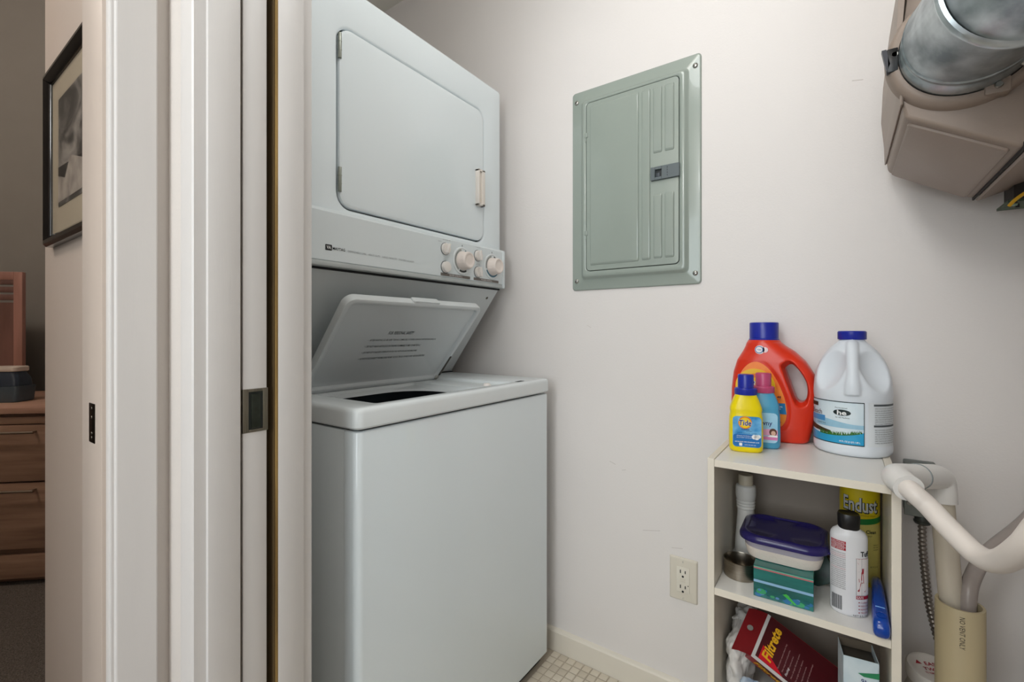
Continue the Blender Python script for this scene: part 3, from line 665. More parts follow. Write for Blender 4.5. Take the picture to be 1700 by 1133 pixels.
o = obj('front_label', plate([(x, z) for x, z in rr(0, .043, .0262, .0310, .007)], lf), noisy('yellow_label', '2f86c4', '7fbfe4', 45), yb, local=True); lab = o
obj('label_base', plate([(x, z) for x, z in rr(0, .0255, .0255, .0125, .006)], lf - .0004), M('label_blue', '1f6fb6', .3), lab, local=True)
def disc(cx, cz, r, y, n=32, sx=1.): return plate([(cx + sx * r * math.cos(2 * PI * i / n), cz + r * math.sin(2 * PI * i / n)) for i in range(n)], y)
obj('logo_ring', disc(-.0035, .0615, .0125, lf - .0006), M('logo_orange', 'f08a1c', .3), lab, local=True)
obj('logo_disc', disc(-.0035, .0612, .0103, lf - .0010), M('logo_yellow', 'f8d21c', .3), lab, local=True)
NAVY = M('navy_ink', '1c2272', .4)
ltx('lettering', 'Tide', INKW, lab, -.0033, lf - .0016, .0612, .0238, .0118, bold=.05, shear=.1)
ltx('lettering', 'Tide', NAVY, lab, -.0035, lf - .0019, .0612, .0228, .0112, bold=.02, shear=.1)
ltx('lettering', 'CLEAN', NAVY, lab, -.0035, lf - .0012, .0478, .0150, .0030, bold=.02)
ltx('lettering', 'SIMPLY', M('pink_ink', 'c2467f', .4), lab, -.0035, lf - .0012, .0515, .0130, .0016)
ltx('lettering', '& FRESH', NAVY, lab, .004, lf - .0012, .0445, .0100, .0018)
ltx('lettering', 'ODOR REMOVAL SYSTEM', NAVY, lab, 0, lf - .0012, .0402, .036, .0016)
ltx('lettering', 'WITH BAKING SODA FOR FRESH CLEAN', INKW, lab, -.004, lf - .0012, .0345, .030, .0020)
ltx('lettering', 'HE LAUNDRY DETERGENT', INKW, lab, -.004, lf - .0012, .0310, .030, .0016)
ltx('lettering', 'DETERGENT FOR STANDARD & HE', INKW, lab, 0, lf - .0012, .0225, .044, .0020, bold=.02)
ltx('lettering', '10 FL OZ (295 mL)', INKW, lab, .006, lf - .0012, .0165, .020, .0022, bold=.01)
obj('label_icon', plate([(x, z) for x, z in rr(-.0115, .0172, .0028, .0028, .0008, 3, 2)], lf - .0010), INKW, lab, local=True)
for a in ((.013, .0335, .0045), (.0175, .0330, .0050), (.021, .0345, .0038)): obj('cotton_flower', disc(a[0], a[1], a[2], lf - .0012, 20), INKW, lab, local=True)
bb = small_bottle('softener_bottle', 'small blue softener bottle with pink cap between two detergent bottles', (-.1350, 1.1170, SZ), R(10), SKYB, PINK_CAP)
o = obj('front_label', plate([(x, z) for x, z in rr(0, .045, .0250, .0310, .008)], lf), noisy('blue_bottle_label', 'a9d2ea', '8fc3e2', 30), bb, local=True); lab = o
ltx('lettering', 'Downy', NAVY, lab, -.003, lf - .0008, .0535, .036, .0130, bold=.01)
obj('label_band', plate([(-.0248, .020), (.0245, .020), (.0250, .027), (.0250, .0235), (.0250, .0300), (-.0250, .0230)], lf - .0004), M('pink_band', 'd97fb4', .3), lab, local=True)
obj('label_pink', plate([(-.0250, .028), (.0250, .030), (.0250, .041), (.012, .043), (-.0250, .040)], lf - .0004), M('pink_soft', 'e0a3c6', .3), lab, local=True)
obj('portrait_hair', disc(.0165, .0365, .0078, lf - .0009, 20, .9), M('print_brown', '5a3524', .5), lab, local=True)
obj('portrait_face', disc(.0170, .0345, .0050, lf - .0013, 20, .85), M('print_skin', 'd9b09a', .5), lab, local=True)
obj('label_white', plate([(.006, .0265), (.0245, .0265), (.0245, .0300), (.012, .0305)], lf - .0016), INKW, lab, local=True)

# ------------------------------------------------------------------ big orange jug
oj = thing('detergent_jug', 'large orange detergent jug with blue cap and hollow handle', 'bottle', (-.1460, 1.2180, SZ))
ORG = M('orange_plastic', 'db351b', .3, var=.02)
rgt = [(0, .084), (.004, .0895), (.030, .0955), (.062, .102), (.112, .1056), (.152, .099), (.180, .083), (.202, .062), (.214, .044), (.221, .036)]
lft = [(0, -.058), (.004, -.0625), (.030, -.066), (.062, -.068), (.124, -.067), (.152, -.0630), (.172, -.0594), (.196, -.046), (.212, -.038), (.221, -.036)]
dep = [(0, .036), (.004, .0405), (.030, .043), (.062, .043), (.112, .043), (.152, .042), (.180, .041), (.202, .038), (.214, .036), (.221, .0345)]
g = G(); rings = []
for (z, xr2), (_, xl2), (_, dp) in zip(rgt, [(z, next(l1 + (l2 - l1) * ((z - z1) / (z2 - z1)) for (z1, l1), (z2, l2) in zip(lft[:-1], lft[1:]) if z1 <= z <= z2)) for z, _ in rgt], dep):
    rings.append([(x, y, z) for x, y in sup((xr2 + xl2) / 2, 0, (xr2 - xl2) / 2, dp, 3.4 if z < .2 else 2.4, 48)])
g.loft(rings); g.cyl((0, 0, .216), (0, 0, .2275), .0335, .0335, 32)
cut = G(); hp = [(.0436, .164), (.0568, .174), (.0726, .157), (.0845, .132), (.0858, .106), (.0792, .091), (.067, .094), (.056, .124)]
hpts = [(v.x, v.z) for v in spline([(a, 0, b) for a, b in hp + hp[:1]], 4)[:-1]]
cut.prism([(a, -.08, b) for a, b in hpts], (0, .16, 0))
# finger scoops in front and behind the hole, and a shallow label field
scoops = []
for sy in (-1, 1):
    c_ = G(); cx, cz = .0680, .1320
    ring0 = [(cx + (a - cx) * 1.42, sy * .050, cz + (b - cz) * 1.34) for a, b in hpts]; ring1 = [(cx + (a - cx) * .95, sy * .014, cz + (b - cz) * .95) for a, b in hpts]
    c_.loft([ring0, ring1]); scoops.append(c_)
fld = [(-.058, .028), (.030, .026), (.050, .036), (.0565, .060), (.0550, .085), (.046, .115), (.033, .145), (.014, .172), (-.010, .186), (-.034, .176), (-.052, .146), (-.060, .100)]
fpts = [(v.x, v.z) for v in spline([(a, 0, b) for a, b in fld + fld[:1]], 4)[:-1]]
cf = G(); cf.prism([(a, -.0405, b) for a, b in fpts], (0, -.03, 0))
solid('body', g, ORG, oj, .0019, 8, [cut, cf] + scoops, local=True)
screw_cap('cap', BLUE_CAP, oj, .0315, .004, .0300, .0370, .2265, ribs=36)
fl2 = [(-.004 + (a + .004) * .88, .104 + (b - .104) * .90) for a, b in fpts]
o = obj('front_label', plate(fl2, -.0412), M('jug_label_orange', 'f2731d', .3, col2='f58f2a', scale=25), oj, local=True); lab = o
obj('logo_ring', disc(-.013, .1215, .0405, -.0418, 40), M('jug_yellow', 'f6c21a', .3), lab, local=True)
obj('logo_ring', disc(-.012, .120, .031, -.0422, 40), M('jug_orange2', 'f07a1e', .3), lab, local=True)
obj('logo_ring', disc(-.012, .120, .022, -.0426, 40), M('jug_yellow', 'f6c21a', .3), lab, local=True)
ltx('lettering', 'Tide', INKW, lab, -.010, -.0434, .120, .062, .034, bold=.05, shear=.1); ltx('lettering', 'Tide', NAVY, lab, -.0105, -.0438, .120, .060, .032, bold=.02, shear=.1)
ltx('lettering', '48', M('dark_red_ink', '6b1a12', .4), lab, .0345, -.0420, .1010, .0080, .0058, bold=.03); ltx('lettering', 'LOADS', M('dark_red_ink'), lab, .0350, -.0420, .0955, .0085, .0020)
obj('label_band', plate([(-.050, .0640), (.0488, .0640), (.0460, .0880), (-.052, .0840)], -.0418), M('jug_blue', '1d76ad', .3), lab, local=True)
ltx('lettering', 'ORIGINAL', INKW, lab, .0330, -.0426, .0800, .0170, .0028, bold=.02); ltx('lettering', 'SCENT', INKW, lab, .0320, -.0426, .0745, .0120, .0026, bold=.02)
ltx('lettering', 'he', M('dark_red_ink'), lab, .036, -.0420, .0465, .0050, .0040)
sk = obj('cap_sticker', disc(-.004, .2050, .0098, -.0385, 24), INKW, oj, local=True)
obj('sticker_ring', disc(-.0050, .2052, .0082, -.0391, 24), M('sticker_blue', '3a5fa8', .4), sk, local=True)
obj('sticker_centre', disc(-.0050, .2052, .0066, -.0396, 24), INKW, sk, local=True)
ltx('lettering', 'Tide', M('sticker_blue'), sk, -.0050, -.0402, .2052, .0085, .0030, bold=.02)
obj('sticker_tail', disc(.0065, .2050, .0062, -.0385, 20), M('sticker_pink', 'f0d8dc', .4), sk, local=True)

# ------------------------------------------------------------------ white bleach jug
JR = .0665
bj_ = thing('bleach_jug', 'white bleach jug with blue cap standing on the right of the shelf unit', 'bottle', (.0185, 1.1840, SZ))
WJ = M('jug_white', 'dfe5ec', .32, var=.01)
g = G(); pr = [(.058, 0), (.063, .002), (.0658, .006), (JR, .012), (JR, .022), (.0655, .024), (.0655, .112), (JR, .115), (JR, .124), (.0660, .136), (.0648, .150), (.0610, .168), (.0545, .186), (.0455, .202), (.036, .214), (.0275, .222), (.0225, .226), (.0215, .232)]
g.lathe(pr, seg=64)
cuts = []
for sx in (-1, 1):
    c_ = G(); bm = c_.bm; r_ = bmesh.ops.create_icosphere(bm, subdivisions=4, radius=1)
    mtx = Matrix.Translation((sx * .0490, -.0560, .1800)) @ Matrix.Rotation(R(-sx * 20), 4, 'Y') @ Matrix.Rotation(R(sx * 40), 4, 'Z') @ Matrix.Diagonal((.041, .034, .061, 1))
    bm.transform(mtx); cuts.append(c_)
core = solid('core', g, WJ, None, .0022, 2, cuts)
g = G(); g.bm.from_mesh(core.data); bpy.data.objects.remove(core); g.tube([(0, -.020, .221), (0, -.033, .214), (0, -.044, .199), (0, -.0535, .180), (0, -.0580, .160), (0, -.0600, .142), (0, -.0570, .124)], lambda t: .0112 + .006 * max(0, t - .65) / .35, 16, 5)
solid('body', g, WJ, bj_, .0018, 14, None, local=True)
screw_cap('cap', BLUE_CAP, bj_, .0245, .0175, 0, 0, .2300, ribs=40)
def cyl_pt(r, az, z): a = R(az); return (r * math.sin(a), -r * math.cos(a), z)
def strip(az0, az1, f0, f1, r, n=24):
    g = G()
    for i in range(n):
        a, b = az0 + (az1 - az0) * i / n, az0 + (az1 - az0) * (i + 1) / n
        u, v = (a - az0) / (az1 - az0), (b - az0) / (az1 - az0)
        g.ribbon([[cyl_pt(r, a, f0(u)), cyl_pt(r, b, f0(v)), cyl_pt(r, b, f1(v)), cyl_pt(r, a, f1(u))]])
    return g
def K(v): return lambda u: v
def ctx(s, mat, par, az, z, r, w=None, h=None, **k):
    return text('lettering', s, mat, par, lambda x, y: Vector(cyl_pt(r, az + math.degrees(x / r), z + y)), w=w, h=h, local=True, **k)
LR = .0662
lab = obj('front_label', strip(-82, 16, K(.0245), K(.1080), LR), noisy('bleach_label', 'c6dbe6', 'dfeaf0', 14), bj_, 0, True)
A0, A1 = -82, 16
obj('label_line', strip(A0, A1, K(.1065), K(.1082), LR + .0003), M('label_dark', '16282a', .4), lab, 0, True)
obj('sky_haze', strip(A0, A1, K(.056), lambda u: .068 + .004 * math.sin(5 * u), LR + .0003), M('label_sky', '9cc7de', .4, var=.05, scale=40), lab, 0, True)
obj('wave', strip(A0, A1, K(.0252), lambda u: .0400 + .010 * (u - .42) ** 2 * 3, LR + .0004), M('label_wave', '2e9fcf', .35), lab, 0, True)
obj('soil', strip(A0, -32, lambda u: .0425 + .004 * (1 - u), lambda u: .0580 - .010 * u, LR + .0005), M('label_soil', '4d3a28', .5, var=.3, scale=200), lab, 0, True)
gg = G()
for i in range(170):
    a = random.uniform(-52, 14); u = (a - A0) / (A1 - A0); z0 = .0402 + .010 * (u - .42) ** 2 * 3 - .001; hgt = random.uniform(.004, .0095) * (1.1 - .35 * u); la = random.uniform(-2.5, 2.5)
    gg.ribbon([[cyl_pt(LR + .0007, a - .7, z0), cyl_pt(LR + .0007, a + .7, z0), cyl_pt(LR + .0007, a + la + .1, z0 + hgt), cyl_pt(LR + .0007, a + la - .1, z0 + hgt)]])
gr_ = obj('grass', gg, M('label_grass', '3f7d2f', .5, var=.3, scale=300), lab, 0, True); gr_['kind'] = 'stuff'
obj('label_line', strip(A0, A1, K(.0238), K(.0254), LR + .0005), M('label_dark'), lab, 0, True)
obj('label_line', strip(15.4, 16.4, K(.0238), K(.1082), LR + .0004, 2), M('label_dark'), lab, 0, True)
obj('emblem', strip(-28, -2, lambda u: .0862 - .0060 * math.sqrt(max(0, 1 - (2 * u - 1) ** 2)), lambda u: .0862 + .0060 * math.sqrt(max(0, 1 - (2 * u - 1) ** 2)), LR + .0004, 20), M('label_dark'), lab, 0, True)
ctx('he', INKW, lab, -15, .0862, LR + .0010, .016, .0095, bold=.03)
ctx('Formulated', M('label_dark'), lab, -16, .0955, LR + .0008, .020, .0026); ctx('for HE Machines', M('label_dark'), lab, -14, .0765, LR + .0008, .024, .0028)
ctx('Bleach', M('label_maroon', '5a2a33', .5), lab, -63, .0830, LR + .0008, .034, .0100)
obj('brand_tab', strip(-82, -58, K(.0935), K(.1015), LR + .0005, 8), M('tab_brown', '3a2f22', .5), lab, 0, True)
obj('blue_tab', strip(-82, -42, K(.0655), K(.0765), LR + .0006, 12), M('tab_blue', '4a93cc', .4), lab, 0, True)
ctx('DISINFECTING', M('label_dark'), lab, -50, .0610, LR + .0008, .022, .0022)
ctx('64 FL OZ (2 QT) 1.89 L', INKW, lab, -4, .0300, LR + .0009, .034, .0040, bold=.02)
lab2 = obj('back_label', strip(22, 92, K(.0235), K(.1090), LR - .0002), M('paper_label', 'dfe4e8', .5), bj_, 0, True)
for z in (.1020, .0620): obj('heading_bar', strip(30, 78, K(z), K(z + .0038), LR + .0003, 12), M('heading_grey', '4d5457', .5), lab2, 0, True)
zz = .0975
for q in range(15):
    if .0600 < zz < .067: zz -= .0075
    ctx(random.choice(('PRECAUTIONARY STATEMENTS HAZARDS TO HUMANS', 'FIRST AID IF IN EYES HOLD EYE OPEN AND RINSE', 'DIRECTIONS FOR USE IT IS A VIOLATION OF LAW', 'STORAGE AND DISPOSAL STORE IN A COOL AREA')), M('label_dark'), lab2, 54, zz, LR + .0004, .052, .0021); zz -= .0042

# ================================================================== MIDDLE SHELF
pb = thing('white_bottle', 'tall narrow white bottle with ribbed neck in the back left corner', 'bottle', (-.1720, 1.1370, SM))
g = G(); g.lathe([(.0195, 0), (.0215, .002), (.0222, .006), (.0212, .030), (.0190, .060), (.0172, .085), (.0168, .100), (.0182, .102), (.0186, .1045), (.0176, .107), (.0188, .1085), (.0190, .111), (.0178, .113), (.0190, .1150), (.0192, .1175), (.0180, .1195), (.0196, .123), (.0206, .132), (.0205, .146), (.0196, .151), (.0165, .1535)], seg=36)
obj('body', g, M('soft_white_plastic', 'd9d7d2', .4), pb, local=True)
g = G(); g.lathe([(.0135, .1530), (.0148, .1535), (.0148, .172), (.0135, .175), (.001, .1752)], seg=32); obj('cap', g, M('cap_ivory', 'c8bda8', .45), pb, local=True)

g = G(); g.lathe([(.0300, 0), (.0310, .001), (.0312, .004), (.0312, .0330), (.0300, .0335), (.0296, .0325), (.0296, .004), (.001, .0035)], seg=48)
o = obj('steel_dish', g, M('brushed_steel', 'a89f92', .28, 1., var=.1, scale=30, stretch=(1, 1, 20)), None); o.location = (-.1655, 1.0300, SM)
tag(o, 'round brushed steel dish on the middle board', 'dish')

tb_ = thing('tissue_box', 'shiny teal tissue box lying under the food container', 'box', (-.0870, 1.0080, SM), R(1.5))
g = G(); g.box(-.0470, .0470, -.0425, .0425, 0, .0580, .0008, 1); obj('carton', g, M('teal_carton', '1f7770', .12, col2='165552', scale=10, stretch=(1, 1, 5), coat=.4), tb_, local=True)
for z0, z1, c_ in ((.0270, .0315, '8fb7d6'), (.0520, .0540, 'c06a70'), (.0545, .0560, '79b79b')): obj('sheen_print_band', plate([(-.0468, z0), (.0468, z0), (.0468, z1), (-.0468, z1)], -.0426), M('band_' + c_, c_, .18), tb_, local=True)  # middle band paints the glare on the carton, top ones its rainbow edge
for i in range(26):
    a = random.uniform(-.042, .042); z = random.uniform(.003, .017); r_ = random.uniform(.002, .0055)
    obj('printed_pebble', disc(a, z, r_, -.0427 - i * .00002, 10, random.uniform(1, 1.8)), M('pebble_%d' % (i % 4), ('2f6fa0', '1f5f63', '3f9e6a', '5a86b8')[i % 4], .2), tb_, local=True)
obj('printed_leaf', plate([(.000, .0165), (.018, .004), (.022, .0045), (.006, .0190)], -.0433), M('leaf_green', '43b347', .3), tb_, local=True)

fcn = thing('food_container', 'clear food container with purple lid resting on the teal tissue box', 'container', (-.0905, 1.0450, SM + .0583), R(1.))
CB = M('milky_plastic', 'cfc8d6', .25, trans=.35, var=.05)
g = G(); g.loft([[(x, y, z) for x, y in rr(0, 0, a, b, .03)] for a, b, z in ((.0570, .0520, 0), (.0600, .0550, .003), (.0660, .0615, .030), (.0675, .0630, .036))]); obj('tub', g, CB, fcn, local=True)
g = G(); g.loft([[(x, y, z) for x, y in rr(0, 0, a, b, .03)] for a, b, z in ((.0590, .0540, .0008), (.0625, .0580, .014), (.0635, .059, .021))]); g.bm.transform(Matrix.Diagonal((1.02, 1.02, 1, 1))); obj('powder', g, M('white_powder', 'ddd3c8', .9, bump=.4, bscale=300), fcn, local=True)
PUR = M('purple_lid', '2b2463', .2, trans=.2, var=.06)
g = G(); g.loft([[(x, y, z) for x, y in rr(0, 0, a, b, r_)] for a, b, r_, z in ((.0695, .065, .032, .0330), (.0735, .069, .036, .0345), (.0740, .0695, .036, .0400), (.0720, .0675, .035, .0450), (.0650, .0605, .030, .0480), (.0610, .0565, .027, .0480), (.0590, .0545, .026, .0455), (.0300, .026, .02, .0452))]); ld2 = obj('lid', g, PUR, fcn, local=True, smooth=50)
g = G(); g.loft([[(.0715 + x, -.030 + y, z) for x, y in rr(0, 0, .006, .017, .004, 3, 2)] for z in (.0360, .0395)]); obj('lid_tab', g, PUR, ld2, local=True)

pk = thing('green_packet', 'dark green packet leaning behind the white spray bottle', 'packet', (-.0270, 1.0850, SM))
g = G(); g.box(-.030, .030, -.003, .003, 0, .068, .0015, 2, mtx=Matrix.Translation((0, -.012, .004)) @ Matrix.Rotation(R(-30), 4, 'Y') @ Matrix.Rotation(R(-22), 4, 'X')); obj('packet_body', g, M('dark_green_foil', '22463a', .35, var=.3, scale=60), pk, local=True)

ec = thing('spray_can', 'tall yellow dusting spray can in the back right corner', 'can', (.0300, 1.1500, SM))
g = G(); g.lathe([(.0300, 0), (.0322, .001), (.0325, .004), (.0325, .200), (.0318, .206), (.026, .216), (.022, .2175)], seg=56); obj('can_body', g, M('yellow_can', 'd8c014', .3, 0., var=.02), ec, local=True)
ER = .0329
AZ = 0
obj('lower_print', strip(-90, 90, K(.010), lambda u: .118 + .006 * math.sin(PI * u), ER - .0002, 32), M('can_pale', 'cfc06a', .35), ec, 0, True)
obj('green_stripe', strip(-90, 90, lambda u: .112 + .014 * u, lambda u: .123 + .014 * u, ER, 32), M('can_green', '1f7a36', .35), ec, 0, True)
ctx('Endust', INKB, ec, 2, .1560, ER + .0003, .0625, .0300, bold=.06); ctx('Endust', M('can_silver', 'c9c9c6', .35), ec, 1, .1570, ER + .0007, .0590, .0275, bold=.02)
ctx('CLEANING SPRAY', M('can_brown', '8a6a10', .5), ec, 20, .1375, ER + .0005, .030, .0030)
ctx('Clean', INKB, ec, 32, .1070, ER + .0005, .0185, .0070, bold=.02); ctx('& DUST', INKB, ec, 26, .0990, ER + .0005, .010, .0030)
for i, s_ in enumerate(('REMOVES DUST', 'NO WAX', 'ALLERGENS')): ctx(s_, INKB, ec, 48, .0820 - i * .0045, ER + .0005, .011, .0022)
ctx('NET WT 12.5 OZ', INKB, ec, 42, .0400, ER + .0005, .016, .0026)

sb = thing('spot_remover_bottle', 'white oval bottle with black cap and red print on the middle board', 'bottle', (.0110, 1.0060, SM), R(8))
WBm = M('bottle_white', 'dfdfe2', .3, var=.01)
obj('body', bottle([(0, .024, .017), (.002, .0262, .0188), (.006, .0272, .0195), (.060, .0272, .0195), (.132, .0272, .0195), (.138, .0264, .0190), (.143, .0235, .0175), (.147, .0175, .0150), (.149, .016, .014)], 2.0), WBm, sb, local=True, smooth=50)
g = G(); g.loft([[(x, y, z) for x, y in sup(0, 0, a, a * .95, 2.4, 32)] for a, z in ((.0150, .147), (.0158, .149), (.0166, .170), (.0150, .1735), (.0120, .1725), (.001, .1722))]); obj('cap', g, BLK, sb, local=True)
def oval(az, z, k=1.):  # point on the oval side
    a = R(az); return Vector((.0274 * k * math.sin(a), -.0197 * k * math.cos(a), z))
def otx(s, mat, az, z, w, h, **k): return text('lettering', s, mat, sb, lambda x, y: oval(az + math.degrees(x / .0235), z + y, 1.022), w=w, h=h, local=True, **k)
def ostrip(a0, a1, z0, z1, k=1.012, n=10):
    k += .004
    g = G()
    for i in range(n):
        a, b = a0 + (a1 - a0) * i / n, a0 + (a1 - a0) * (i + 1) / n; g.ribbon([[oval(a, z0, k), oval(b, z0, k), oval(b, z1, k), oval(a, z1, k)]])
    return g
RED = M('red_print', 'a31f2e', .4)
for z in (.1235, .1180, .1125): obj('red_block', ostrip(-70, -14, z, z + .0048), RED, sb, 0, True)
for z in (.1259, .1204, .1149): otx(('CAUTION', 'COMBUSTIBLE', 'KEEP AWAY')[int((.1259 - z) / .0055 + .5)], INKW, -42, z, .019, .0030)
obj('print_box', ostrip(16, 75, .0400, .1020), M('box_pale', 'e4dede', .4), sb, 0, True)
for a0, a1, z0, z1 in ((16, 17.5, .040, .102), (35, 36, .040, .102), (16, 75, .1012, .1025), (16, 75, .0395, .0405), (16, 75, .080, .0806), (16, 75, .060, .0606)): obj('box_line', ostrip(a0, a1, z0, z1, 1.012, 6), RED if z0 > .1 else INKG, sb, 0, True)
fig = G()
for pts in ([(20, .096), (24, .094), (38, .080), (34, .076)], [(34, .080), (42, .078), (44, .062), (32, .060)], [(24, .068), (36, .074), (36, .066), (26, .062)], [(32, .062), (40, .062), (26, .046), (20, .047)], [(36, .062), (44, .062), (54, .048), (48, .045)], [(36, .086), (44, .086), (43, .077), (36, .077)]):
    fig.poly([oval(a, z, 1.018) for a, z in pts])
obj('printed_splash', fig, RED, sb, 0, True)
obj('red_block', ostrip(16, 75, .0330, .0388, 1.012), RED, sb, 0, True); otx('SAFE', INKW, 30, .0359, .010, .0036)
otx('Tuff', INKB, 50, .1105, .016, .0090, bold=.03)
zz = .1075
for q in range(19):
    otx(random.choice(('PRECAUTIONS COMBUSTIBLE MIXTURE KEEP FROM', 'DIRECTIONS TEST A HIDDEN AREA FIRST BLOT', 'CONTAINS PETROLEUM DISTILLATES IF INGESTED', 'FIRST AID DO NOT INDUCE VOMITING CALL A')), RED if q in (1, 2, 8) else INKB, -42, zz, .0225, .0018); zz -= .0034
for i in range(16):
    a = -66 + i * 2.6; obj('barcode_line', ostrip(a, a + (1.6 if i % 3 else .9), .0085, .0330, 1.010, 2), INKB, sb, 0, True)
for i in range(4):
    z = .0275 - i * .0058; obj('bullet', ostrip(24, 28, z - .0009, z + .0009, 1.012, 2), RED, sb, 0, True); otx(('CLEANS', 'DISSOLVES', 'REMOVES', 'TRUSTED')[i], RED, 48, z, .014, .0028)
otx('NET 8 FL OZ', INKB, 34, .0045, .022, .0030)

br = thing('blue_brush', 'translucent blue plastic brush handle at the front right of the middle board', 'brush', (.0530, 1.030, SM))
BLT = M('clear_blue_plastic', '1456c8', .15, trans=.45, var=.05, coat=.3)
g = G(); rings = []
for y, w_, h0, h1 in ((-.0930, .006, .012, .018), (-.0915, .0095, .006, .024), (-.0850, .0112, .001, .030), (-.0600, .0112, .0005, .034), (-.0300, .0108, .0005, .040), (0, .0100, .0005, .044), (.030, .0092, .0005, .044), (.060, .008, .001, .038), (.075, .006, .004, .030), (.079, .003, .010, .022)):
    rings.append([(x, y, z) for x, z in sup(0, (h0 + h1) / 2, w_, (h1 - h0) / 2, 3, 24)])
g.loft(rings); obj('handle', g, BLT, br, local=True, smooth=60)
g = G(); g.lathe([(.0075, 0), (.0078, .0006), (.0062, .0010), (.0058, .0004)], seg=28, cap0=False, cap1=False); g.bm.transform(Matrix.Translation((0, -.0718, .0328)) @ Matrix.Rotation(R(8), 4, 'X')); obj('thumb_ring', g, M('blue_ring', '0d3f9e', .2), br, local=True)
g = G(); g.box(-.0065, .0065, -.0530, -.0515, .0345, .0362, .0006); obj('ridge', g, M('blue_light', '7fb0ea', .25), br, local=True)

# ================================================================== LOWER SHELF
fb = thing('filter_package', 'dark red filter package with yellow lettering slumped on the lower board', 'package', (-.06, 1.05, SB))
O_ = Vector((-.121, 1.07, .4286)); e1 = Vector((.836, .152, -.528)).normalized(); e2_ = Vector((-.253, -.771, -.584)).normalized(); e2_ = (e2_ - e1 * e1.dot(e2_)).normalized(); e3 = e2_.cross(e1)
if e3.z > 0: e3 = -e3
nn = -e3
WF, LF, TF = .0908, .152, .026
P_ = lambda a, b, c=0.: O_ + e1 * a + e2_ * b + e3 * c
RB = M('package_red', '9c2730', .3, var=.04); RD = M('package_maroon', '4f151b', .28, var=.08, scale=20); YI = M('yellow_ink', 'f0b524', .4)
g = G(); g.loft([[P_(0, 0), P_(LF, 0), P_(LF, WF), P_(0, WF)], [P_(0, 0, TF), P_(LF, 0, TF), P_(LF, WF, TF), P_(0, WF, TF)]]); obj('carton', g, RB, fb, 0)
g = G(); g.loft([[P_(.006, .001, q), P_(LF, .001, q), P_(LF, WF - .006, q), P_(.006, WF - .006, q)] for q in (-.0003, -.0008)]); obj('front_print', g, RD, fb, 0)
g = G(); g.loft([[P_(a, b, q) for a, b in ((0, 0), (.006, 0), (.006, WF - .006), (LF, WF - .006), (LF, WF), (0, WF))] for q in (-.0002, -.0007)]); obj('white_border', g, M('border_white', 'd3cfcc', .4), fb, 0)
g = G(); g.loft([[P_(a, b, q) for a, b in ((.012, .058), (.060, WF - .0065), (.012, WF - .0065))] for q in (-.0008, -.0011)]); obj('bright_corner', g, M('print_bright_red', 'd2182a', .3), fb, 0)
text('lettering', 'Filtrete', YI, fb, lambda x, y: P_(.0245 + (-y), WF * .5 - x, -.0016), w=.066, h=.0190, bold=.03, shear=.15)
for i in range(7): text('lettering', ('Electrostatic vacuum cleaner bags', 'Filter large and small particles', 'Removes 99% of pollen and dust', 'Micro allergen filtration system', 'Fits upright vacuum cleaners', 'Replace bag every three months', 'Three bags in each package')[i], M('print_pink', 'c59a98', .5), fb, lambda x, y, i=i: P_(.048 + i * .0085 - y, WF - .014 - x, -.0013), w=.050 - (i % 3) * .006, h=.0030, align='L')
text('lettering', 'Facing', INKW, fb, lambda x, y: P_(.064 - y, WF - .012 - x, -.0015), w=.016, h=.005, align='L', shear=.2)
text('lettering', 'Filtrete', YI, fb, lambda x, y: P_(.044 + x, WF + .0006, .0125 - y), w=.060, h=.0150, bold=.03, shear=.15)
g = G(); g.loft([[P_(a, WF + q, c_) for a, c_ in ((.010, .001), (LF, .001), (LF, .022), (.030, .022))] for q in (.0001, .0004)]); obj('spine_print', g, RD, fb, 0)
g = G(); tabn = Vector((-.4, -.25, .25))
tab = [[P_(0, b) + Vector((-k * .034, -k * .004, -.001 * k + .004 * math.sin(k * 2.2) - q)) for b in [WF * i / 6 for i in range(7)]] for k in (0, .33, .66, 1.) for q in (0,)]
vs = [[g.bm.verts.new(p_) for p_ in r_] for r_ in tab]
for a, b in zip(vs[:-1], vs[1:]):
    for i in range(6): g.bm.faces.new((a[i], a[i + 1], b[i + 1], b[i]))
ret = bmesh.ops.solidify(g.bm, geom=list(g.bm.faces), thickness=.0008); tb3 = obj('hang_tab', g, M('tab_red', 'a3262c', .25, var=.05), fb)
hc_ = P_(0, WF * .46) + Vector((-.0175, -.0035, .0050)); g = G(); g.cyl(hc_, hc_ + Vector((0, -.0006, .0012)), .0055, seg=18); obj('hang_hole', g, M('hole_grey', '8a8580', .6), tb3)

fz = thing('freshener_box', 'pale blue open-topped carton standing at the right of the lower board', 'box', (.0240, 1.0120, SB), R(8))
FBm = M('carton_pale_blue', 'b9cdd6', .4, col2='d7e3e8', scale=18)
bw, bd, bh = .0250, .0270, .180
for nm, a in (('carton_front', (-bw, bw, -bd, -bd + .0008, 0, bh)), ('carton_back', (-bw, bw, bd - .0008, bd, 0, bh + .002)), ('carton_side', (-bw, -bw + .0008, -bd, bd, 0, bh)), ('carton_side', (bw - .0008, bw, -bd, bd, 0, bh)), ('carton_bottom', (-bw, bw, -bd, bd, 0, .0008))):
    g = G(); g.box(*a); obj(nm, g, M('kraft_inside_shade', '6d6152', .8) if nm == 'carton_back' else FBm, fz, local=True)  # back panel browned to paint in the shade inside the carton
g = G(); g.box(-bw + .001, bw - .001, -bd + .001, bd - .001, .01, bh - .012, .002); obj('shade_filling', g, M('carton_inside_shade', '4a453d', .8), fz, local=True)  # dark block fills the carton in place of its shaded inside
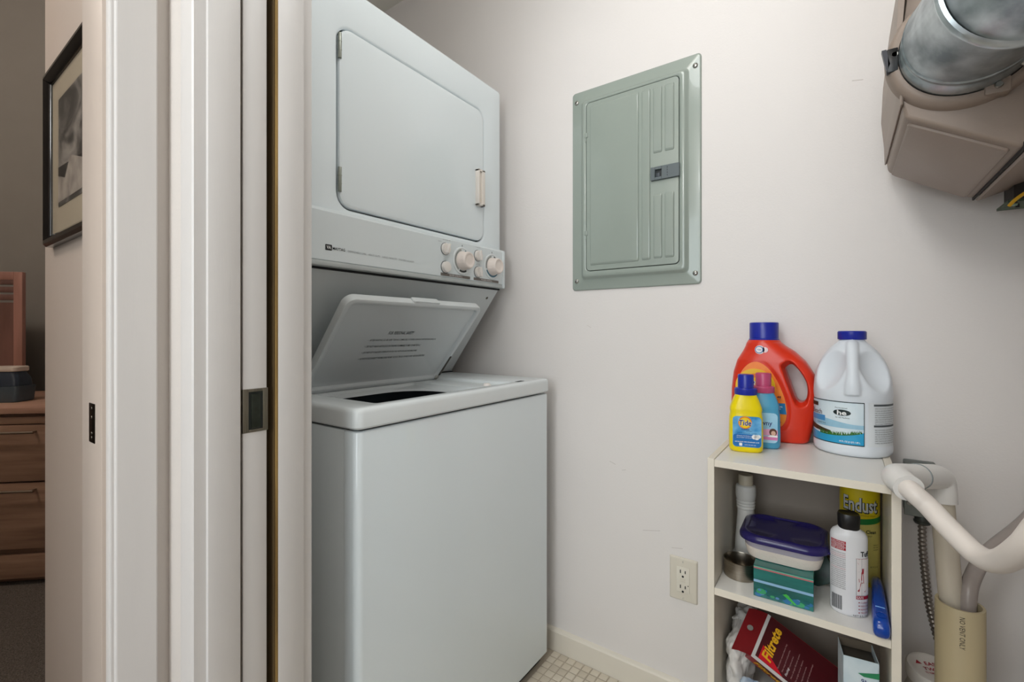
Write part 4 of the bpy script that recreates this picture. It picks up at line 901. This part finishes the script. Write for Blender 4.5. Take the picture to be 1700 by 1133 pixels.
g = G(); g.prism([(-.004, -bd - .0004, bh - .024), (bw, -bd - .0004, bh - .016), (bw, -bd - .0004, bh - .026), (.004, -bd - .0004, bh - .028)], (0, -.0004, 0)); obj('printed_leaf', g, M('print_leaf', '2f8a5c', .4), fz, local=True)
text('lettering', 'febreze', NAVY, fz, lambda x, y: Vector((-y + .002, -bd - .0008, bh - .052 + x)), w=.040, h=.0105, local=True, shear=.2)
text('lettering', 'AIR FRESHENER', M('leaf_green2', '4f9a78', .4), fz, lambda x, y: Vector((-y + .0135, -bd - .0008, bh - .055 + x)), w=.030, h=.0030, local=True)

pg = thing('plastic_bag', 'crumpled white plastic bag with blue print on the lower board', 'bag', (-.155, 1.03, SB))
def crumple(name, c, rad, mat, par, seed, amp=.012, fr=45.):
    from mathutils import noise
    bm = bmesh.new(); bmesh.ops.create_icosphere(bm, subdivisions=5, radius=1)
    for v in bm.verts:
        p_ = Vector((math.copysign(abs(v.co.x) ** .7, v.co.x) * rad[0], math.copysign(abs(v.co.y) ** .7, v.co.y) * rad[1], math.copysign(abs(v.co.z) ** .7, v.co.z) * rad[2]))
        q = noise.noise(p_ * fr + Vector((seed, 0, 0))) + .5 * abs(noise.noise(p_ * fr * 2.3 + Vector((0, seed, 0))))
        v.co = Vector(c) + p_ + v.normal * q * amp
        v.co.z = max(v.co.z, .0005)
    return obj(name, bm, mat, par, 60, local=True)
crumple('bag_body', (-.016, .045, .058), (.0200, .070, .060), M('white_film', 'd9d5d0', .35, var=.05, scale=30), pg, 3.)
crumple('bag_top', (-.014, .090, .100), (.0200, .045, .034), M('white_film'), pg, 8., .010, 60)
crumple('printed_pack', (.016, -.040, .034), (.024, .018, .032), M('blue_print_film', '3f74a8', .35, col2='c5d5e4', scale=40), pg, 5., .006)
bo = thing('black_plug', 'small black plug lying behind the red filter package', 'plug', (-.0440, 1.195, SB))
g = G(); g.box(-.016, .016, -.012, .012, 0, .030, .004, 3); obj('plug_body', g, BLK, bo, local=True)
g = G(); g.tube([(.014, 0, .020), (.024, -.004, .022), (.032, -.010, .014), (.036, -.018, .004)], .003, 10, 5); obj('plug_cord', g, BLK, bo, local=True)

# ================================================================== PIPES AND CONDUIT
PVCW = M('white_pvc', 'e4e2df', .3, var=.01); PVCT = M('tan_pvc', 'bfb08e', .4, var=.05, scale=6, stretch=(1, 1, .4)); PVCA = M('aged_pvc', 'c9bfae', .4, var=.06, scale=10)
st = thing('standpipe', 'wide tan drain standpipe on the floor right of the shelf unit', 'pipe', (.1560, 1.0270, 0))
g = G(); g.loft([[(.1562 + (r_) * math.cos(2 * PI * i / 48), 1.0262 + r_ * math.sin(2 * PI * i / 48), z) for i in range(48)] for r_, z in ((.0302, 0), (.0302, .5655), (.0298, .5665), (.0262, .5665), (.0260, .5655), (.0260, .35))], True, True); obj('pipe_wall', g, PVCT, st)
def cyl2(cx, cy, r, u0, v0):  # text running down the pipe
    return lambda x, y: Vector((cx + r * math.sin(u0 + y / r), cy - r * math.cos(u0 + y / r), v0 - x))
text('lettering', 'NO VENT ONLY', M('pipe_ink', '2a2620', .6), st, cyl2(.1562, 1.0262, .0305, R(-3), .532), w=.050, h=.0065)
wp = thing('drain_elbow_pipe', 'white elbow drain pipe rising out of the tan standpipe', 'pipe', (.1560, 1.0400, .40))
g = G(); g.cyl((.1588, 1.0300, .38), (.1372, 1.0530, .742), .0158, .0158, 28); rz_ = obj('riser', g, PVCA, wp)
def elbow(a, c, b, r, name, rim=.0022):
    """two arms a->c->b with sockets"""
    a, b, c = Vector(a), Vector(b), Vector(c); da, db = (a - c).normalized(), (b - c).normalized(); pts = []
    n = 8; rad = .018
    p0, p1 = c + da * rad, c + db * rad
    path = [a] + [p0 * (1 - t) ** 2 + c * 2 * t * (1 - t) + p1 * t ** 2 for t in [i / n for i in range(n + 1)]] + [b]
    g = G(); g.tube(path, r, 28, 0)
    return obj(name, g, PVCW, wp, 60)
EC = Vector((.1370, 1.0545, .7590)); LC = Vector((.0668, .9250, .7810))
MID = EC.lerp(LC, .52)
elbow((.1385, 1.0515, .7180), EC, MID, .0200, 'elbow')
elbow(MID, LC, (.0805, .8840, .7755), .0192, 'elbow')
g = G(); jn = (LC - EC).normalized(); jp_ = MID; g.cyl(jp_ - jn * .0012, jp_ + jn * .0012, .0203, seg=28); obj('joint_seam', g, INKG, wp)
hose = G(); hose.tube([(.0730, .9070, .7785), (.0800, .8860, .7755), (.0880, .8770, .7690), (.1010, .8720, .7570), (.1224, .8477, .7350), (.1422, .8188, .7205), (.1541, .7844, .7310), (.1645, .7427, .7669), (.1789, .7284, .8056), (.210, .716, .860), (.308, .705, .920)], .0135, 22, 10)
o = obj('drain_hose', hose, M('white_hose', 'e2dad3', .35, var=.02), None, 60); tag(o, 'curved white hose running from the elbow pipe to the right', 'hose')
hose = G(); hose.tube([(.1660, 1.0350, .44), (.1668, 1.0350, .5640), (.1770, 1.0560, .6040), (.2040, 1.1000, .6340), (.2581, 1.1651, .6720), (.312, 1.2150, .7350)], .0112, 18, 10)
o = obj('clear_hose', hose, M('grey_vinyl', 'b5aaa4', .3, trans=.25, var=.06, scale=30), None, 60); tag(o, 'grey translucent hose dropping into the tan standpipe', 'hose')

hb = thing('junction_box', 'grey metal handy box on the wall behind the white elbow', 'junction box', (.1320, YP, .630))
ZN = M('galvanised_box', '7f8783', .42, .8, var=.12, scale=40)
g = G(); g.box(.1065, .1565, YP - .040, YP, .6330, .7370, .003, 2); obj('box_body', g, ZN, hb)
g = G(); g.box(.1050, .1580, YP - .0425, YP - .0400, .6310, .7390, .001, 1); cv = obj('box_cover', g, M('box_cover_grey', '8b918d', .4, .7, var=.08), hb)
g = G(); g.box(.1240, .1390, YP - .0432, YP - .0424, .6600, .6840); obj('cover_knockout', g, DARK, cv)
for x, z in ((.1130, .6560), (.1490, .6440)): g = G(); g.cyl((x, YP - .0425, z), (x, YP - .0442, z), .0045, .0038, 14); obj('screw', g, STEEL, cv)
fx = thing('flexible_conduit', 'ribbed metal flexible conduit hanging below the grey box', 'conduit', (.1360, 1.245, .30))
g = G(); g.cyl((.1345, 1.2480, .6140), (.1345, 1.2480, .6320), .0125, seg=18, bev=.001); g.cyl((.1345, 1.2480, .6170), (.1345, 1.2480, .6200), .0140, seg=18); obj('connector', g, M('zinc_connector', '5b5f5c', .4, .9, var=.1), fx)
path = spline([(.1345, 1.2480, .6170), (.1350, 1.2480, .5700), (.1385, 1.2480, .5200), (.1440, 1.2470, .4600), (.1530, 1.2460, .4100), (.1650, 1.2450, .36), (.180, 1.245, .30), (.186, 1.245, .10), (.187, 1.245, .0)], 22)
N_ = len(path); acc = [0.]
for a, b in zip(path[:-1], path[1:]): acc.append(acc[-1] + (b - a).length)
step = .0014; samp = []; j = 0; L_ = 0.
while L_ < acc[-1]:
    while acc[j + 1] < L_: j += 1
    samp.append(path[j].lerp(path[j + 1], (L_ - acc[j]) / (acc[j + 1] - acc[j]))); L_ += step
g = G(); n_s = len(samp); g.tube(samp, lambda t: .0062 + .0012 * math.sin(t * (n_s - 1) * 2 * PI / 6), 12, 0)
obj('ribbed_tube', g, M('conduit_steel', '9a938c', .35, .9, var=.1), fx, 60)

cn = thing('round_canister', 'round white canister with red lettering behind the tan standpipe', 'canister', (.1340, 1.1330, 0), R(20))
g = G(); g.lathe([(.036, 0), (.0385, .003), (.0385, .340), (.034, .352), (.0325, .358), (.0325, .372)], seg=40); obj('canister_body', g, M('canister_grey', 'bdb5aa', .4), cn, local=True)
lz = Matrix.Translation((0, 0, .368)) @ Matrix.Rotation(R(10), 4, 'X')
g = G(); g.lathe([(.0345, 0), (.0365, .001), (.0370, .020), (.0350, .0235), (.0310, .0240), (.0290, .0232), (.001, .0232)], seg=48); g.bm.transform(lz); ld3 = obj('lid', g, M('canister_white', 'd3cdc6', .4), cn, local=True)
def lt3(s, x0, y0, w, h): return text('lettering', s, RED, ld3, lambda x, y: lz @ Vector((x0 + x, y0 + y, .0245)), w=w, h=h, local=True, bold=.02)
lt3('EASY', .004, .008, .024, .0080); lt3('TWIST', .000, -.004, .030, .0070); lt3('TO REMOVE LIFT LID', .000, -.0125, .032, .0036)
g = G(); g.bm.from_mesh(bpy.data.meshes.new('e')); g.prism([(-.022, .006, 0), (-.013, .006, 0), (-.0175, .014, 0)], (0, 0, .0004)); g.bm.transform(lz @ Matrix.Translation((0, 0, .0240))); obj('warning_sign', g, RED, ld3, local=True)

# ================================================================== HUMIDIFIER AND DUCT
hu = thing('humidifier', 'taupe plastic furnace humidifier mounted high at the right', 'humidifier', (.20, 1.05, 1.25))
TP = M('taupe_plastic', '97877b', .5, var=.02, scale=4, bump=.08, bscale=400); TP2 = M('taupe_plastic_cover', '9d8e83', .48, var=.02, bump=.08, bscale=400)
def yprism(prof, y0, y1, bev=.004):
    g = G(); g.loft([[(x, y, z) for x, z in prof] for y in (y0, y1)])
    es = list(g.bm.edges); bmesh.ops.bevel(g.bm, geom=es, offset=bev, segments=3, profile=.5, affect='EDGES'); return g
obj('housing', yprism([(.0780, 1.3250), (.1990, 1.2530), (.309, 1.2900), (.309, 1.60), (.0880, 1.60), (.0760, 1.46), (.0735, 1.36)], .9080, 1.205, .006), TP, hu, 40)
obj('side_cover', yprism([(.0725, 1.3420), (.0715, 1.3800), (.0670, 1.4300), (.0700, 1.5000), (.0800, 1.6020), (.0860, 1.6020), (.0750, 1.4600), (.0762, 1.3440)], .9000, 1.2080, .002), TP2, hu, 40)
dx = Vector((.199 - .078, 0, 1.253 - 1.325)).normalized(); dn = Vector((dx.z, 0, -dx.x)); b0 = Vector((.0780, 0, 1.3250))
def bp(a, y, n): v = b0 + dx * a + dn * n; return (v.x, y, v.z)
LB = (Vector((.199, 0, 1.253)) - b0).length
g = G(); g.loft([[bp(a, y, n) for a, y in rr(LB / 2 - .001, 1.060, LB / 2 - .007 - i, .138 - i, .006, 4, 3)] for n, i in ((-.001, 0), (.003, .001), (.0045, .004))]); obj('bottom_panel', g, TP2, hu, 40)
g = G(); g.box(.2005, .2030, .9050, 1.2070, 1.2500, 1.2600); obj('seam', g, M('seam_dark', '1d1713', .7), hu)
g = G(); g.loft([[(x, y, z) for x, z in ((.2050, 1.2510), (.2080, 1.2480), (.309, 1.2830), (.309, 1.2900))] for y in (.9040, 1.2060)]); obj('rear_flange', g, TP, hu)
# round collar the duct plugs into
CX, CZ_ = .1443, 1.4100
def yl(prof, seg=56):
    g = G(); g.loft([[(CX + r * math.cos(2 * PI * i / seg), y, CZ_ + r * math.sin(2 * PI * i / seg)) for i in range(seg)] for r, y in prof], True, True); return g
obj('collar', yl([(.0900, .912), (.0885, .900), (.0850, .893), (.0800, .8905), (.0760, .8905), (.0760, .906)]), TP, hu, 50)
g = G(); g.box(.160, .186, .8880, .9100, 1.3265, 1.3480, .003); obj('collar_boss', g, TP, hu)
for x, z, y in ((.1735, 1.3370, .8875), (.0655, 1.4170, .893)): g = G(); g.cyl((x, y, z), (x, y - .003, z), .0048, .0036, 12); obj('collar_screw', g, STEEL, hu)
g = G(); g.box(.0555, .0700, .890, .902, 1.3915, 1.4270, .002, 2, mtx=None); o = obj('damper_lever', g, BLK, hu); part_label(o, 'black damper lever')
g = G(); g.prism([(.060, .8900, 1.4040), (.0555, .8900, 1.4270), (.0500, .8900, 1.4270), (.0560, .8900, 1.3940)], (0, .010, 0)); obj('lever_tip', g, M('lever_grey', '3a3b42', .4), o)
# control board, bracket and yellow wire below
g = G(); g.box(.2400, .3050, 1.1700, 1.2450, 1.2320, 1.2360); bd_ = obj('control_board', g, M('board_green', '4b5f45', .5, var=.3, scale=90), hu)
g = G(); g.box(.2480, .3050, 1.1750, 1.2350, 1.2360, 1.2850); obj('board_bracket', g, M('bracket_dark', '2a2420', .6), bd_)
for i in range(9):
    x = .243 + random.uniform(0, .05); y = 1.168 + random.uniform(0, .03); h_ = random.uniform(.004, .012); w_ = random.uniform(.003, .007)
    g = G(); g.box(x, x + w_, y, y + w_, 1.2320 - h_ * .6, 1.2330); obj('board_component', g, M('comp_%d' % (i % 4), ('c9b04a', '9fb9a3', '8c6a52', '20201e')[i % 4], .4), bd_)
g = G(); g.tube([(.2330, 1.1300, 1.2180), (.2400, 1.1200, 1.2270), (.2550, 1.1050, 1.2370), (.2800, 1.0900, 1.2440), (.3080, 1.085, 1.2500)], .0028, 10, 6); o = obj('yellow_wire', g, M('yellow_wire', 'd9a514', .4), hu); part_label(o, 'yellow wire loop')

du = thing('round_duct', 'galvanised round duct elbow plugged into the humidifier', 'duct', (CX, .88, CZ_))
def duct_mat():
    m = M('galvanised_duct', 'd3dce0', .36, 1., col2='7f8b91', scale=20, bump=.05, bscale=60); return m
DM = duct_mat(); RDU = .0735
def ringAt(c, th, r, n=56):
    c = Vector(c); ex = Vector((math.cos(th), math.sin(th), 0)); return [c + ex * r * math.cos(2 * PI * i / n) + Vector((0, 0, r * math.sin(2 * PI * i / n))) for i in range(n)]
g = G(); g.loft([ringAt((CX, y, CZ_), 0, r) for r, y in ((.0735, .915), (.0735, .893), (.0748, .892), (.0748, .868), (.0738, .866), (.0733, .858), (.0745, .8565), (.0745, .853), (.0728, .851))], False, False); obj('collar_band', g, DM, du, 50)
cs = [((CX, .8520, CZ_), 0.), ((.1638, .7714, 1.4110), R(21.7)), ((.2180, .6870, 1.4110), R(43.4)), ((.2960, .6330, 1.4110), R(65)), ((.40, .6140, 1.411), R(90))]
for (c0, t0), (c1, t1) in zip(cs[:-1], cs[1:]):
    c0, c1 = Vector(c0), Vector(c1); d_ = (c1 - c0).normalized()
    g = G(); g.loft([ringAt(c0, t0, .0728), ringAt(c0.lerp(c1, .02), t0, RDU), ringAt(c1 - d_ * .010, t1, RDU), ringAt(c1 - d_ * .007, t1, .0770), ringAt(c1 - d_ * .002, t1, .0785), ringAt(c1 + d_ * .003, t1, .0770), ringAt(c1 + d_ * .005, t1, RDU - .0005)], False, False); obj('gore', g, DM, du, 50)
for x, z in ((.1950, 1.3560),): g = G(); g.cyl((x - .001, .874, z - .0015), (x + .0025, .874, z - .0050), .0050, .0038, 12); obj('duct_screw', g, STEEL, du)
